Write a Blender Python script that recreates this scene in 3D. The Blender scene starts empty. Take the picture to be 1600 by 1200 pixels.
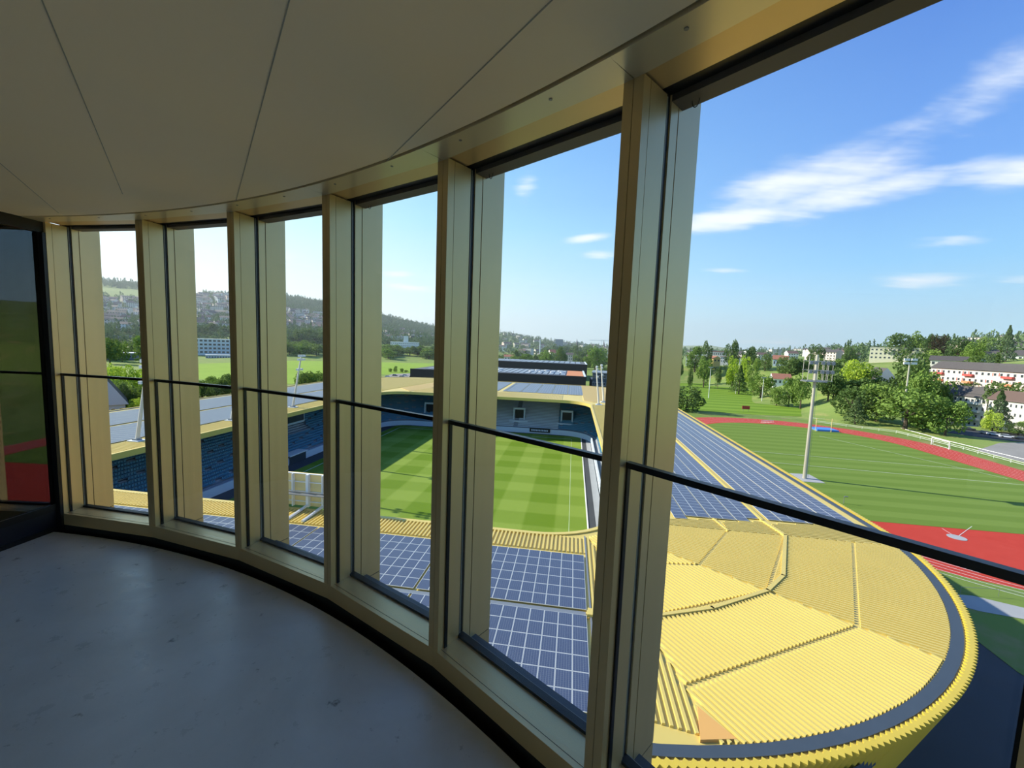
import bpy, math, random
import numpy as np
from mathutils import Vector, Matrix
random.seed(7); RNG = np.random.default_rng(7)
SC = bpy.context.scene
COL = SC.collection

# ------------------------------------------------------------------ camera
FPX, PIT, ROL, PHI = 654.5, 0.0942, 0.0374, 0.14314
CAMZ = 31.0
cp, sp, cr, sr, cph, sph = math.cos(PIT), math.sin(PIT), math.cos(ROL), math.sin(ROL), math.cos(PHI), math.sin(PHI)
def yaw(x, y): return (x*cph - y*sph, x*sph + y*cph)
def W(x, y, z=0.0):
    a, b = yaw(x, y); return Vector((a, b, z))
Rv = W(1, 0, 0); Uv = W(0, sp, cp); Fv = W(0, cp, -sp)
right = Rv*cr + Uv*sr; up = -Rv*sr + Uv*cr
cam = bpy.data.cameras.new('camera'); camo = bpy.data.objects.new('camera', cam); COL.objects.link(camo)
camo.matrix_world = Matrix(((right.x, up.x, -Fv.x, 0), (right.y, up.y, -Fv.y, 0), (right.z, up.z, -Fv.z, CAMZ), (0, 0, 0, 1)))
cam.sensor_width = 36; cam.lens = FPX/1600*36; cam.clip_start = 0.02; cam.clip_end = 20000
SC.camera = camo
def ray(px, py): return right*(px-800) + up*(600-py) + Fv*FPX
def on(px, py, z=0.0):                      # photo pixel -> point on the level plane z
    r = ray(px, py); t = (z-CAMZ)/r.z; return Vector((r.x*t, r.y*t, z))
def at(px, py, dist):                       # photo pixel -> point at a level distance from the camera
    r = ray(px, py); t = dist/math.hypot(r.x, r.y); return Vector((r.x*t, r.y*t, CAMZ+r.z*t))

# ------------------------------------------------------------------ view
SC.view_settings.view_transform = 'Standard'
try: SC.view_settings.look = 'None'
except Exception: pass
SC.view_settings.gamma = 1.0; SC.view_settings.use_curve_mapping = False
SC.view_settings.exposure = 0.82
SC.cycles.use_denoising = True
SC.cycles.max_bounces = 10; SC.cycles.diffuse_bounces = 6; SC.cycles.transparent_max_bounces = 24
SC.cycles.sample_clamp_indirect = 6

# ------------------------------------------------------------------ node helpers
def NT(m): return m.node_tree.nodes, m.node_tree.links
class G:
    def __init__(s, nt): s.n, s.l = nt.nodes, nt.links
    def node(s, t, **k):
        o = s.n.new(t)
        for a, b in k.items(): setattr(o, a, b)
        return o
    def put(s, sock, v):
        if isinstance(v, bpy.types.NodeSocket): s.l.new(v, sock)
        elif v is not None: sock.default_value = v
    def math(s, op, a, b=None, c=None, clamp=False):
        o = s.node('ShaderNodeMath', operation=op, use_clamp=clamp); s.put(o.inputs[0], a)
        if b is not None: s.put(o.inputs[1], b)
        if c is not None: s.put(o.inputs[2], c)
        return o.outputs[0]
    def noise(s, vec, scale, detail=3, rough=.5, dist=0.0):
        o = s.node('ShaderNodeTexNoise'); s.put(o.inputs['Vector'], vec); o.inputs['Scale'].default_value = scale
        o.inputs['Detail'].default_value = detail; o.inputs['Roughness'].default_value = rough; o.inputs['Distortion'].default_value = dist
        return o.outputs['Fac']
    def ramp(s, f, stops, interp='LINEAR'):
        o = s.node('ShaderNodeValToRGB'); s.put(o.inputs[0], f); e = o.color_ramp; e.interpolation = interp
        while len(e.elements) < len(stops): e.elements.new(.5)
        for x, (p, c) in zip(e.elements, stops): x.position = p; x.color = (*c, 1) if len(c) == 3 else c
        return o.outputs[0]
    def mix(s, f, a, b, mode='MIX'):
        o = s.node('ShaderNodeMixRGB', blend_type=mode); s.put(o.inputs[0], f)
        s.put(o.inputs[1], (*a, 1) if isinstance(a, tuple) and len(a) == 3 else a)
        s.put(o.inputs[2], (*b, 1) if isinstance(b, tuple) and len(b) == 3 else b); return o.outputs[0]
    def mapr(s, v, a, b, c=0., d=1., smooth=False):
        o = s.node('ShaderNodeMapRange', interpolation_type='SMOOTHSTEP' if smooth else 'LINEAR', clamp=True)
        s.put(o.inputs[0], v)
        for i, q in enumerate((a, b, c, d)): o.inputs[i+1].default_value = q
        return o.outputs[0]
    def coord(s, which='Object'):
        return s.node('ShaderNodeTexCoord').outputs[which]
    def xyz(s, v):
        o = s.node('ShaderNodeSeparateXYZ'); s.put(o.inputs[0], v); return o.outputs
    def comb(s, x, y, z):
        o = s.node('ShaderNodeCombineXYZ')
        for i, q in enumerate((x, y, z)): s.put(o.inputs[i], q)
        return o.outputs[0]
    def bump(s, h, strength=.3, dist=.02):
        o = s.node('ShaderNodeBump'); s.put(o.inputs['Height'], h); o.inputs['Strength'].default_value = strength; o.inputs['Distance'].default_value = dist
        return o.outputs[0]

# ------------------------------------------------------------------ sky and sun
SUN = Vector((-1.65, 0.30, 1.0)).normalized()
w = bpy.data.worlds.new('sky'); SC.world = w; w.use_nodes = True
g = G(w.node_tree); g.n.clear()
d = g.coord('Generated'); X, Y, Z = g.xyz(d)
el = g.math('ARCSINE', Z)                                   # radians
az = g.math('ARCTAN2', X, Y)
deg = math.pi/180
elf = g.mapr(el, 0, 60*deg)
away = g.ramp(elf, [(0.0, (.52, .80, .93)), (.06, (.46, .78, .96)), (.16, (.27, .60, .95)), (.30, (.155, .37, .84)), (.5, (.10, .25, .68)), (1, (.05, .14, .45))])
near = g.ramp(elf, [(0.0, (.82, .95, .99)), (.12, (.74, .97, 1.0)), (.25, (.45, .85, 1.0)), (.4, (.30, .66, 1.0)), (1, (.12, .30, .8))])
dv = g.node('ShaderNodeVectorMath', operation='DOT_PRODUCT'); g.put(dv.inputs[0], d); dv.inputs[1].default_value = Vector((SUN.x, SUN.y, 0)).normalized()
toward = g.mapr(dv.outputs['Value'], -.35, .95)
base = g.mix(toward, away, near)
glow = g.math('POWER', g.mapr(dv.outputs['Value'], .35, 1.1), 1.5)
base = g.mix(g.math('MULTIPLY', glow, .5), base, (1.0, 1.15, 1.2))
# clouds: streaks on a high layer, gathered into a few patches of the sky
zz = g.math('ADD', g.math('MAXIMUM', Z, 0.0), .12)
pv = g.comb(g.math('DIVIDE', X, zz), g.math('DIVIDE', Y, zz), 0.0)
mp = g.node('ShaderNodeMapping'); g.put(mp.inputs[0], pv); mp.inputs['Rotation'].default_value = (0, 0, math.radians(-28)); mp.inputs['Scale'].default_value = (.55, 1.9, 1)
n1 = g.noise(mp.outputs[0], 1.5, 9, .62, .35); n2 = g.noise(pv, 7, 6, .6)
wisp = g.math('ADD', g.math('MULTIPLY', n1, .78), g.math('MULTIPLY', n2, .22))
def patch(a0, e0, sa, se, rot, amp):
    r = math.radians(rot)
    da = g.math('SUBTRACT', az, a0*deg); de = g.math('SUBTRACT', el, e0*deg)
    p = g.math('DIVIDE', g.math('ADD', g.math('MULTIPLY', da, math.cos(r)), g.math('MULTIPLY', de, math.sin(r))), sa*deg)
    q = g.math('DIVIDE', g.math('SUBTRACT', g.math('MULTIPLY', de, math.cos(r)), g.math('MULTIPLY', da, math.sin(r))), se*deg)
    ss = g.math('ADD', g.math('MULTIPLY', p, p), g.math('MULTIPLY', q, q))
    return g.math('MULTIPLY', g.math('EXPONENT', g.math('MULTIPLY', ss, -1.0)), amp)
tot = None
for P_ in [(30, 19.6, 14, 4.4, 20, .60), (22, 17.5, 9, 3.0, 12, .70), (39, 23.5, 11, 3.2, 22, .62), (17, 15.3, 8, 1.5, 3, 1.0), (27, 16.2, 13, 1.8, 3, .72), (25, 18.6, 9, 2.4, 18, .60), (34, 22.0, 11, 2.6, 24, .60), (42, 16.0, 9, 2.0, -4, .66), (48, 27, 12, 3, 24, .45),
           (35, 7.5, 4.5, .75, -3, .75), (43, 7.2, 4, .6, 0, .66), (18, 9.7, 3.2, .45, -3, .6), (37.5, 11.2, 4, .9, 4, .45), (1, 14.0, 4, .7, 8, .8), (3.2, 12.0, 3, .7, 0, .62),
           (-22.5, 6.9, 4.5, .55, -3, .75), (-23.6, 8.4, 3, .6, 4, .72), (-7.5, 19.5, 2.4, 2.0, 60, .55), (24, 1.4, 10, .5, 0, .5), (-38, 9, 6, 1.5, 0, .45), (-50, 12, 8, 4, 0, .4)]:
    v = patch(*P_); tot = v if tot is None else g.math('MAXIMUM', tot, v)
cl = g.mapr(g.math('ADD', tot, g.math('MULTIPLY', g.math('SUBTRACT', wisp, .5), 1.9)), .27, .98, 0, 1, True)
cl = g.math('MULTIPLY', cl, g.mapr(tot, .05, .3, 0, 1, True))
sky = g.mix(g.math('MULTIPLY', cl, .93), base, (.93, .97, 1.0))
below = g.mix(g.mapr(Z, -.02, 0.0), (.30, .33, .26), sky)
bg = g.node('ShaderNodeBackground'); g.put(bg.inputs[0], below); bg.inputs[1].default_value = 0.69
out = g.node('ShaderNodeOutputWorld'); g.l.new(bg.outputs[0], out.inputs[0])
sl = bpy.data.lights.new('sun', 'SUN'); sl.energy = 4.7; sl.angle = math.radians(.6); sl.color = (1, .93, .80)
so = bpy.data.objects.new('sun', sl); COL.objects.link(so); so.location = (0, 0, 120)
so.rotation_euler = SUN.to_track_quat('Z', 'Y').to_euler()

# ------------------------------------------------------------------ materials
MATS = {}
def mat(name, col, rough=.6, metal=0., spec=.5, noise=None, bump=None, **k):
    m = bpy.data.materials.new(name); m.use_nodes = True; gg = G(m.node_tree); b = m.node_tree.nodes['Principled BSDF']
    b.inputs['Roughness'].default_value = rough; b.inputs['Metallic'].default_value = metal
    b.inputs['Specular IOR Level'].default_value = spec
    c = (*col, 1)
    if noise:                                # (scale, amount)
        f = gg.noise(gg.coord('Object'), noise[0], 4, .6)
        a = noise[1]
        gg.put(b.inputs['Base Color'], gg.mix(f, tuple(x*(1-a) for x in col), tuple(min(1, x*(1+a)) for x in col)))
    else: b.inputs['Base Color'].default_value = c
    if bump:                                 # (scale, strength, dist)
        f = gg.noise(gg.coord('Object'), bump[0], 4, .6); gg.put(b.inputs['Normal'], gg.bump(f, bump[1], bump[2]))
    MATS[name] = m; return m
gold = mat('gold anodised aluminium', (.70, .53, .27), .40, .6, noise=(6, .05))
gold_dull = mat('gold panel', (.50, .40, .16), .5, .2)
soffit_m = mat('champagne soffit metal', (.72, .65, .45), .3, .35)
black = mat('black rubber', (.008, .008, .009), .5)
blackm = mat('black metal', (.012, .012, .014), .35, .3)
greym = mat('grey metal', (.28, .29, .30), .4, .5)
box_m = mat('dark grey blind box', (.075, .07, .068), .55)
flash = mat('slate flashing', (.045, .062, .082), .5, noise=(2, .15))
seal = mat('light seal', (.33, .34, .30), .5)
gap_shade = mat('recess shade', (.012, .011, .010), .8)
wallm = mat('room wall paint', (.45, .43, .38), .8)
roofy = mat('yellow anodised roof sheet', (.66, .51, .14), .45, .15, noise=(.35, .07))
roofo = mat('facet-shaded roof sheet', (.74, .56, .22), .5, .1)  # tan copy of the roof sheet; far facets' shading put into its colour
fold = mat('yellow folded cladding', (.62, .46, .055), .45, .1, noise=(1.2, .1))
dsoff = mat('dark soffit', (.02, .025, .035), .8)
conc = mat('stand concrete', (.34, .37, .40), .85, noise=(.6, .15))
parap = mat('pale board', (.60, .67, .73), .6)
seatb = mat('blue seat plastic', (.09, .26, .38), .45)
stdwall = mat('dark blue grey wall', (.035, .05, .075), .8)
white = mat('white paint', (.78, .78, .76), .5)
offw = mat('off white render', (.66, .63, .56), .8, noise=(.3, .06))
pinkw = mat('pale pink render', (.70, .58, .52), .8)
redp = mat('red balcony panel', (.48, .07, .06), .6)
orng = mat('orange balcony panel', (.75, .25, .12), .6)
rtile = mat('brown grey roof tiles', (.085, .075, .07), .8, noise=(.8, .2))
rred = mat('terracotta roof tiles', (.30, .13, .08), .8, noise=(.8, .2))
winm = mat('window glass dark', (.05, .06, .07), .15)
brownb = mat('dark brown hall cladding', (.040, .030, .032), .7)
asph = mat('asphalt', (.045, .050, .058), .9, noise=(.25, .35))
asph2 = mat('worn asphalt', (.24, .23, .21), .9, noise=(.15, .25))
pathm = mat('pale path', (.32, .33, .34), .9, noise=(.4, .15))
polem = mat('galvanised pole', (.50, .47, .38), .45, .3)
trunkm = mat('bark', (.09, .065, .045), .9)
bluemat = mat('blue mat', (.06, .22, .62), .6)
redb = mat('red board', (.45, .05, .03), .6)
carw = mat('white car paint', (.75, .77, .80), .25); card = mat('dark car paint', (.03, .035, .045), .25); cars = mat('silver car paint', (.35, .37, .40), .25, .5)
yelw = mat('yellow render', (.75, .55, .22), .8)

def glass_mat(name, tint, f0, dark=None):
    m = bpy.data.materials.new(name); m.use_nodes = True; gg = G(m.node_tree); gg.n.clear()
    tr = gg.node('ShaderNodeBsdfTransparent'); tr.inputs[0].default_value = (*tint, 1)
    gl = gg.node('ShaderNodeBsdfGlossy'); gl.inputs['Roughness'].default_value = 0.0; gl.inputs[0].default_value = (1, 1, 1, 1)
    lw = gg.node('ShaderNodeLayerWeight'); lw.inputs[0].default_value = .5
    f = gg.math('ADD', gg.math('MULTIPLY', gg.math('POWER', lw.outputs['Facing'], 5.0), 1-f0), f0)
    ms = gg.node('ShaderNodeMixShader'); gg.put(ms.inputs[0], f); gg.l.new(tr.outputs[0], ms.inputs[1]); gg.l.new(gl.outputs[0], ms.inputs[2])
    o = gg.node('ShaderNodeOutputMaterial'); gg.l.new(ms.outputs[0], o.inputs[0]); return m
glassm = glass_mat('clear glass', (.985, .99, .985), .012)
tinted = glass_mat('dark tinted glass', (.10, .12, .12), .085)

def ceil_mat():
    m = mat('painted ceiling board', (.84, .78, .62), .6); gg = G(m.node_tree); b = m.node_tree.nodes['Principled BSDF']
    co = gg.coord('Object')
    f = gg.noise(co, 1.3, 4, .6); gg.put(b.inputs['Base Color'], gg.mix(f, (.92, .81, .60), (.97, .86, .65)))
    v = gg.node('ShaderNodeTexVoronoi'); gg.put(v.inputs['Vector'], co); v.inputs['Scale'].default_value = 3.2
    dent = gg.mapr(v.outputs['Distance'], .0, .045, 1, 0, True)
    h = gg.math('ADD', gg.math('MULTIPLY', dent, .8), gg.math('MULTIPLY', gg.noise(co, 60, 3), .06))
    h = gg.math('ADD', h, gg.math('MULTIPLY', gg.noise(co, 1.1, 2), 1.5))
    gg.put(b.inputs['Normal'], gg.bump(h, .5, .012)); return m
ceilm = ceil_mat()
def floor_mat():
    m = mat('polished concrete', (.16, .175, .18), .35); gg = G(m.node_tree); b = m.node_tree.nodes['Principled BSDF']
    co = gg.coord('Object'); f = gg.noise(co, 1.2, 8, .65, .4); f2 = gg.noise(co, 9, 6, .7)
    c = gg.mix(gg.mapr(f, .3, .7), (.42, .43, .41), (.56, .57, .55))
    c = gg.mix(gg.mapr(f2, .64, .74), c, (.09, .09, .085)); gg.put(b.inputs['Base Color'], c)
    gg.put(b.inputs['Roughness'], gg.mapr(f2, .3, .7, .24, .42)); gg.put(b.inputs['Normal'], gg.bump(gg.math('ADD', f, gg.math('MULTIPLY', gg.noise(co, 35, 4, .6), .25)), .22, .01)); return m
floorm = floor_mat()
def grass_mat(name, a, b_, kind, p=5.5, sx=0, sy=0, c=None):
    m = mat(name, a, .9, spec=.15); gg = G(m.node_tree); b = m.node_tree.nodes['Principled BSDF']
    co = gg.coord('Object'); x, y, z = gg.xyz(co)
    def stripe(v, per, off):
        return gg.mapr(gg.math('SINE', gg.math('MULTIPLY', gg.math('ADD', v, off), math.pi/per)), -.12, .12)
    if kind == 'check':
        f = gg.math('ADD', gg.math('MULTIPLY', stripe(x, p, sx), .55), gg.math('MULTIPLY', stripe(y, p, sy), .45))
    elif kind == 'x': f = gg.math('MULTIPLY', stripe(x, p, sx), .8)
    elif kind == 'y': f = gg.math('MULTIPLY', stripe(y, p, sy), .8)
    else: f = gg.noise(co, .035, 5, .6)
    n = gg.noise(co, 1.1, 6, .75); n2 = gg.noise(co, .06, 3)
    f = gg.math('ADD', gg.math('MULTIPLY', f, .72), gg.math('ADD', gg.math('MULTIPLY', n, .22), gg.math('MULTIPLY', n2, .12)))
    col = gg.mix(gg.mapr(f, .1, .95), b_, a)
    if c: col = gg.mix(gg.mapr(gg.noise(co, .11, 5, .65), .52, .68), col, c)
    gg.put(b.inputs['Base Color'], col); gg.put(b.inputs['Normal'], gg.bump(gg.noise(co, 14, 2), .4, .05)); return m
pitchm = grass_mat('mown pitch grass', (.215, .305, .045), (.112, .198, .007), 'check', 5.5, 1.8, 2)
fieldm = grass_mat('sports field grass', (.15, .225, .040), (.115, .185, .026), 'y', 3.2)
field2m = grass_mat('bright training grass', (.19, .30, .030), (.12, .215, .015), 'y', 7)
rough_m = grass_mat('rough meadow', (.20, .28, .06), (.09, .15, .03), 'n', c=(.24, .22, .09))
meadow_m = grass_mat('bright meadow', (.27, .40, .045), (.18, .30, .03), 'n')
terr_m = grass_mat('hill ground', (.25, .33, .08), (.12, .19, .045), 'n', c=(.30, .30, .10))
def track_mat():
    m = mat('red running track', (.40, .06, .045), .9, spec=.15); gg = G(m.node_tree); b = m.node_tree.nodes['Principled BSDF']
    f = gg.noise(gg.coord('Object'), .5, 5, .7); gg.put(b.inputs['Base Color'], gg.mix(f, (.36, .030, .020), (.50, .060, .040))); return m
trackm = track_mat()
def pv_mat():
    m = mat('solar cells', (.05, .08, .16), .28, spec=.28); gg = G(m.node_tree); b = m.node_tree.nodes['Principled BSDF']
    u, v, _ = gg.xyz(gg.coord('UV'))
    def line(t, n, wd):
        fr = gg.math('FRACT', gg.math('MULTIPLY', t, n)); return gg.mapr(gg.math('ABSOLUTE', gg.math('SUBTRACT', fr, .5)), .5-wd-.01, .5-wd+.01)
    ln = gg.math('MAXIMUM', line(u, 6, .045), gg.math('MULTIPLY', line(v, 9, .035), .75))
    c = gg.mix(gg.math('MULTIPLY', ln, .5), (.042, .060, .115), (.36, .40, .44))
    n = gg.noise(gg.coord('Object'), .5, 2); c = gg.mix(gg.math('MULTIPLY', n, .3), c, (.10, .13, .22))
    gg.put(b.inputs['Base Color'], c); return m
cellm = pv_mat(); pvf = mat('panel frame', (.62, .64, .63), .4, .3)
def leaf_mat(name, a, b_, trans=.25):
    m = bpy.data.materials.new(name); m.use_nodes = True; gg = G(m.node_tree); gg.n.clear()
    oi = gg.node('ShaderNodeObjectInfo'); co = gg.coord('Object')
    f = gg.math('ADD', gg.math('MULTIPLY', oi.outputs['Random'], .6), gg.math('MULTIPLY', gg.noise(co, 6, 3), .5))
    c = gg.mix(gg.mapr(f, .1, .95), a, b_)
    di = gg.node('ShaderNodeBsdfDiffuse'); gg.put(di.inputs[0], c)
    tl = gg.node('ShaderNodeBsdfTranslucent'); gg.put(tl.inputs[0], gg.mix(.5, c, (.22, .32, .03)))
    ms = gg.node('ShaderNodeMixShader'); ms.inputs[0].default_value = trans; gg.l.new(di.outputs[0], ms.inputs[1]); gg.l.new(tl.outputs[0], ms.inputs[2])
    o = gg.node('ShaderNodeOutputMaterial'); gg.l.new(ms.outputs[0], o.inputs[0]); return m
leafA = leaf_mat('leaves mid green', (.15, .25, .055), (.24, .34, .085))
leafB = leaf_mat('leaves dark green', (.085, .145, .045), (.14, .21, .07))
leafC = leaf_mat('leaves bright lime', (.36, .50, .05), (.48, .60, .08), .35)
leafD = leaf_mat('leaves copper', (.05, .035, .03), (.08, .05, .04))
leafE = leaf_mat('conifer needles', (.07, .12, .045), (.13, .19, .075), .1)
leafF = leaf_mat('hill forest leaves', (.10, .165, .075), (.17, .24, .10), .1)

# ------------------------------------------------------------------ mesh helpers
class MB:
    def __init__(s): s.v = []; s.f = []; s.m = []; s.uv = []; s.mats = []
    def mi(s, m):
        if m not in s.mats: s.mats.append(m)
        return s.mats.index(m)
    def face(s, pts, m, uv=None):
        i = len(s.v); s.v += [tuple(p) for p in pts]; s.f.append(tuple(range(i, i+len(pts)))); s.m.append(s.mi(m)); s.uv.append(uv)
    def prism(s, poly, z0, z1, m, mt=None, cap=True, bottom=True):   # poly: xy list ccw
        i = len(s.v); n = len(poly); mi_ = s.mi(m)
        zz0 = z0 if isinstance(z0, (list, tuple)) else [z0]*n; zz1 = z1 if isinstance(z1, (list, tuple)) else [z1]*n
        s.v += [(p[0], p[1], z) for p, z in zip(poly, zz0)] + [(p[0], p[1], z) for p, z in zip(poly, zz1)]
        for k in range(n): s.f.append((i+k, i+(k+1) % n, i+n+(k+1) % n, i+n+k)); s.m.append(mi_); s.uv.append(None)
        if cap: s.f.append(tuple(range(i+n, i+2*n))); s.m.append(s.mi(mt or m)); s.uv.append(None)
        if bottom: s.f.append(tuple(range(i+n-1, i-1, -1))); s.m.append(mi_); s.uv.append(None)
    def box(s, x0, x1, y0, y1, z0, z1, m, M=None):
        i = len(s.v); P = [(x, y, z) for z in (z0, z1) for (x, y) in ((x0, y0), (x1, y0), (x1, y1), (x0, y1))]
        if M is not None: P = [tuple(M @ Vector(p)) for p in P]
        s.v += P
        for q in ((0, 3, 2, 1), (4, 5, 6, 7), (0, 1, 5, 4), (1, 2, 6, 5), (2, 3, 7, 6), (3, 0, 4, 7)):
            s.f.append(tuple(i+a for a in q)); s.m.append(s.mi(m)); s.uv.append(None)
    def bar(s, a, b, r, m, n=6, r2=None):
        a, b = Vector(a), Vector(b); d = (b-a).normalized(); u = d.orthogonal().normalized(); v = d.cross(u); r2 = r if r2 is None else r2
        i = len(s.v); mi_ = s.mi(m)
        for p, rr in ((a, r), (b, r2)):
            s.v += [tuple(p+(u*math.cos(2*math.pi*k/n)+v*math.sin(2*math.pi*k/n))*rr) for k in range(n)]
        for k in range(n): s.f.append((i+k, i+(k+1) % n, i+n+(k+1) % n, i+n+k)); s.m.append(mi_); s.uv.append(None)
        s.f.append(tuple(range(i+n-1, i-1, -1))); s.m.append(mi_); s.uv.append(None)
        s.f.append(tuple(range(i+n, i+2*n))); s.m.append(mi_); s.uv.append(None)
    def data(s, name):
        me = bpy.data.meshes.new(name); me.from_pydata(s.v, [], s.f)
        for m in s.mats: me.materials.append(m)
        me.polygons.foreach_set('material_index', s.m)
        if any(u is not None for u in s.uv):
            L = me.uv_layers.new(); k = 0; arr = []
            for f, u in zip(s.f, s.uv): arr += list(u) if u is not None else [(0, 0)]*len(f)
            L.data.foreach_set('uv', [c for p in arr for c in p])
        me.update(); return me
    def build(s, name, parent=None):
        o = bpy.data.objects.new(name, s.data(name)); COL.objects.link(o)
        if parent is not None: o.parent = parent; o.matrix_parent_inverse = parent.matrix_basis.inverted()
        return o
def npmesh(name, V, Fq, mats, mi=None, uv=None):
    me = bpy.data.meshes.new(name); me.from_pydata(V.tolist(), [], Fq.tolist() if isinstance(Fq, np.ndarray) else Fq)
    for m in mats: me.materials.append(m)
    if mi is not None: me.polygons.foreach_set('material_index', mi)
    if uv is not None: L = me.uv_layers.new(); L.data.foreach_set('uv', uv.ravel())
    me.update(); return me
def link(me, name, parent=None):
    o = bpy.data.objects.new(name, me); COL.objects.link(o)
    if parent is not None: o.parent = parent
    return o
def empty(name, loc=(0, 0, 0), rz=0):
    o = bpy.data.objects.new(name, None); COL.objects.link(o); o.location = loc; o.rotation_euler = (0, 0, rz); o.empty_display_size = .2; return o
def tag(o, label=None, cat=None, group=None, kind=None):
    if label: o['label'] = label
    if cat: o['category'] = cat
    if group: o['group'] = group
    if kind: o['kind'] = kind
    return o
def part(mb, name, parent):                      # mesh given in world coordinates, made a child of an unrotated empty
    o = bpy.data.objects.new(name, mb.data(name)); COL.objects.link(o); o.parent = parent
    o.matrix_parent_inverse = Matrix.Translation(parent.location).inverted() if parent.type == 'EMPTY' else Matrix.Identity(4)
    return o
def copy_tree(o, parent=None):
    c = o.copy(); COL.objects.link(c)
    if parent is not None: c.parent = parent
    for ch in [x for x in COL.objects if x.parent == o]: copy_tree(ch, c)
    return c

# ------------------------------------------------------------------ the tower room
S = 1.15; CX, CY, RAD, A0, DA = -3.7648*S, -2.7188*S, 5.5923*S, 1.4591, -0.1395
HW = .0292*S
def MP(k, dd, t=0.0):                            # point: bay position k, depth dd outwards of the mullion face, t sideways
    a = A0+k*DA; n = (math.cos(a), math.sin(a)); tg = (n[1], -n[0])
    return yaw(CX+(RAD+dd*S)*n[0]+tg[0]*t, CY+(RAD+dd*S)*n[1]+tg[1]*t)
def CP(k, rad):                                  # point on a circle about the room's centre (radius in photo units)
    a = A0+k*DA; return yaw(CX+rad*S*math.cos(a), CY+rad*S*math.sin(a))
def Zr(z): return CAMZ+z*S
def mbox(mb, k, d0, d1, t0, t1, z0, z1, m):      # box in the frame of mullion k, t in photo units
    mb.prism([MP(k, d0, t0*S), MP(k, d0, t1*S), MP(k, d1, t1*S), MP(k, d1, t0*S)], Zr(z0), Zr(z1), m)
def bay(mb, k, d0, d1, z0, z1, m, t=.0292):      # straight bar between mullions k and k+1
    mb.prism([MP(k, d0, t*S), MP(k+1, d0, -t*S), MP(k+1, d1, -t*S), MP(k, d1, t*S)], Zr(z0), Zr(z1), m)
K0, K1 = 0, 40  # bays round the rear stay out of view, added to let daylight in
ZF = -1.415
ZC = .6894
def arcring(mb, r0, r1, z0, z1, m, ka, kb, n=60):
    for i in range(n):
        a, b = ka+(kb-ka)*i/n, ka+(kb-ka)*(i+1)/n
        mb.prism([CP(a, r0), CP(b, r0), CP(b, r1), CP(a, r1)], Zr(z0), Zr(z1), m)
KC = 2*math.pi/abs(DA)
f = MB(); f.prism([CP(k, 5.545) for k in np.linspace(0, KC, 361)[:-1]][::-1], Zr(ZF-.15), Zr(ZF), floorm); fo = f.build('floor'); tag(fo, kind='structure')
f = MB(); arcring(f, 5.50, 5.93, ZF-.16, ZF-.075, gap_shade, 0, KC, 180); arcring(f, 5.60, 5.66, ZF-.16, -1.375, gap_shade, 0, KC, 180); tag(f.build('trim_1'), kind='structure')  # near-black colour holds the gap's shade; upright skirt added against a sun leak
f = MB(); f.prism([CP(k, 5.468) for k in np.linspace(0, KC, 361)[:-1]][::-1], Zr(ZC), Zr(ZC+.2), ceilm); co_ = f.build('ceiling'); tag(co_, kind='structure')
f = MB()
jd = Vector((-.6, .8)).normalized()
def joint(p, q, wd=.0013):
    a, b = Vector(p), Vector(q); nn = Vector((-(b-a).y, (b-a).x)).normalized()*wd
    f.prism([yaw(*((a-nn)*S)), yaw(*((b-nn)*S)), yaw(*((b+nn)*S)), yaw(*((a+nn)*S))], Zr(ZC-.0012), Zr(ZC+.003), seal)
for p, q in [((-.60, .42), (-2.02, 2.21)), ((-.10, .41), (-1.46, 2.24)), ((.36, .48), (-.52, 1.70)), ((-1.3, .63), (-2.78, 2.61)), ((-2.3, .9), (-3.05, 1.9))]: joint(p, q)
j = f.build('joint', co_)
# soffit trim, one metal tray per bay, with a shadow gap to the ceiling and screws
for n_, k in enumerate(range(K0, K1)):
    f = MB(); N = 8
    ed = [CP(k+i/N, 5.482) for i in range(N+1)]
    e0, e1 = MP(k, .002, .002), MP(k+1, .002, -.002)
    poly = ed[::-1] + [e0, e1]
    f.prism([ed[i] for i in range(N+1)] + [e1, e0], Zr(ZC-.002), Zr(ZC+.05), soffit_m)
    o = f.build('trim_%d' % (n_+2)); tag(o, kind='structure')
    f = MB()
    for q in (.22, .72):
        p = CP(k+q, 5.52); f.bar((p[0], p[1], Zr(ZC-.004)), (p[0], p[1], Zr(ZC)), .006, greym, 8)
    f.build('screw', o)
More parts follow.
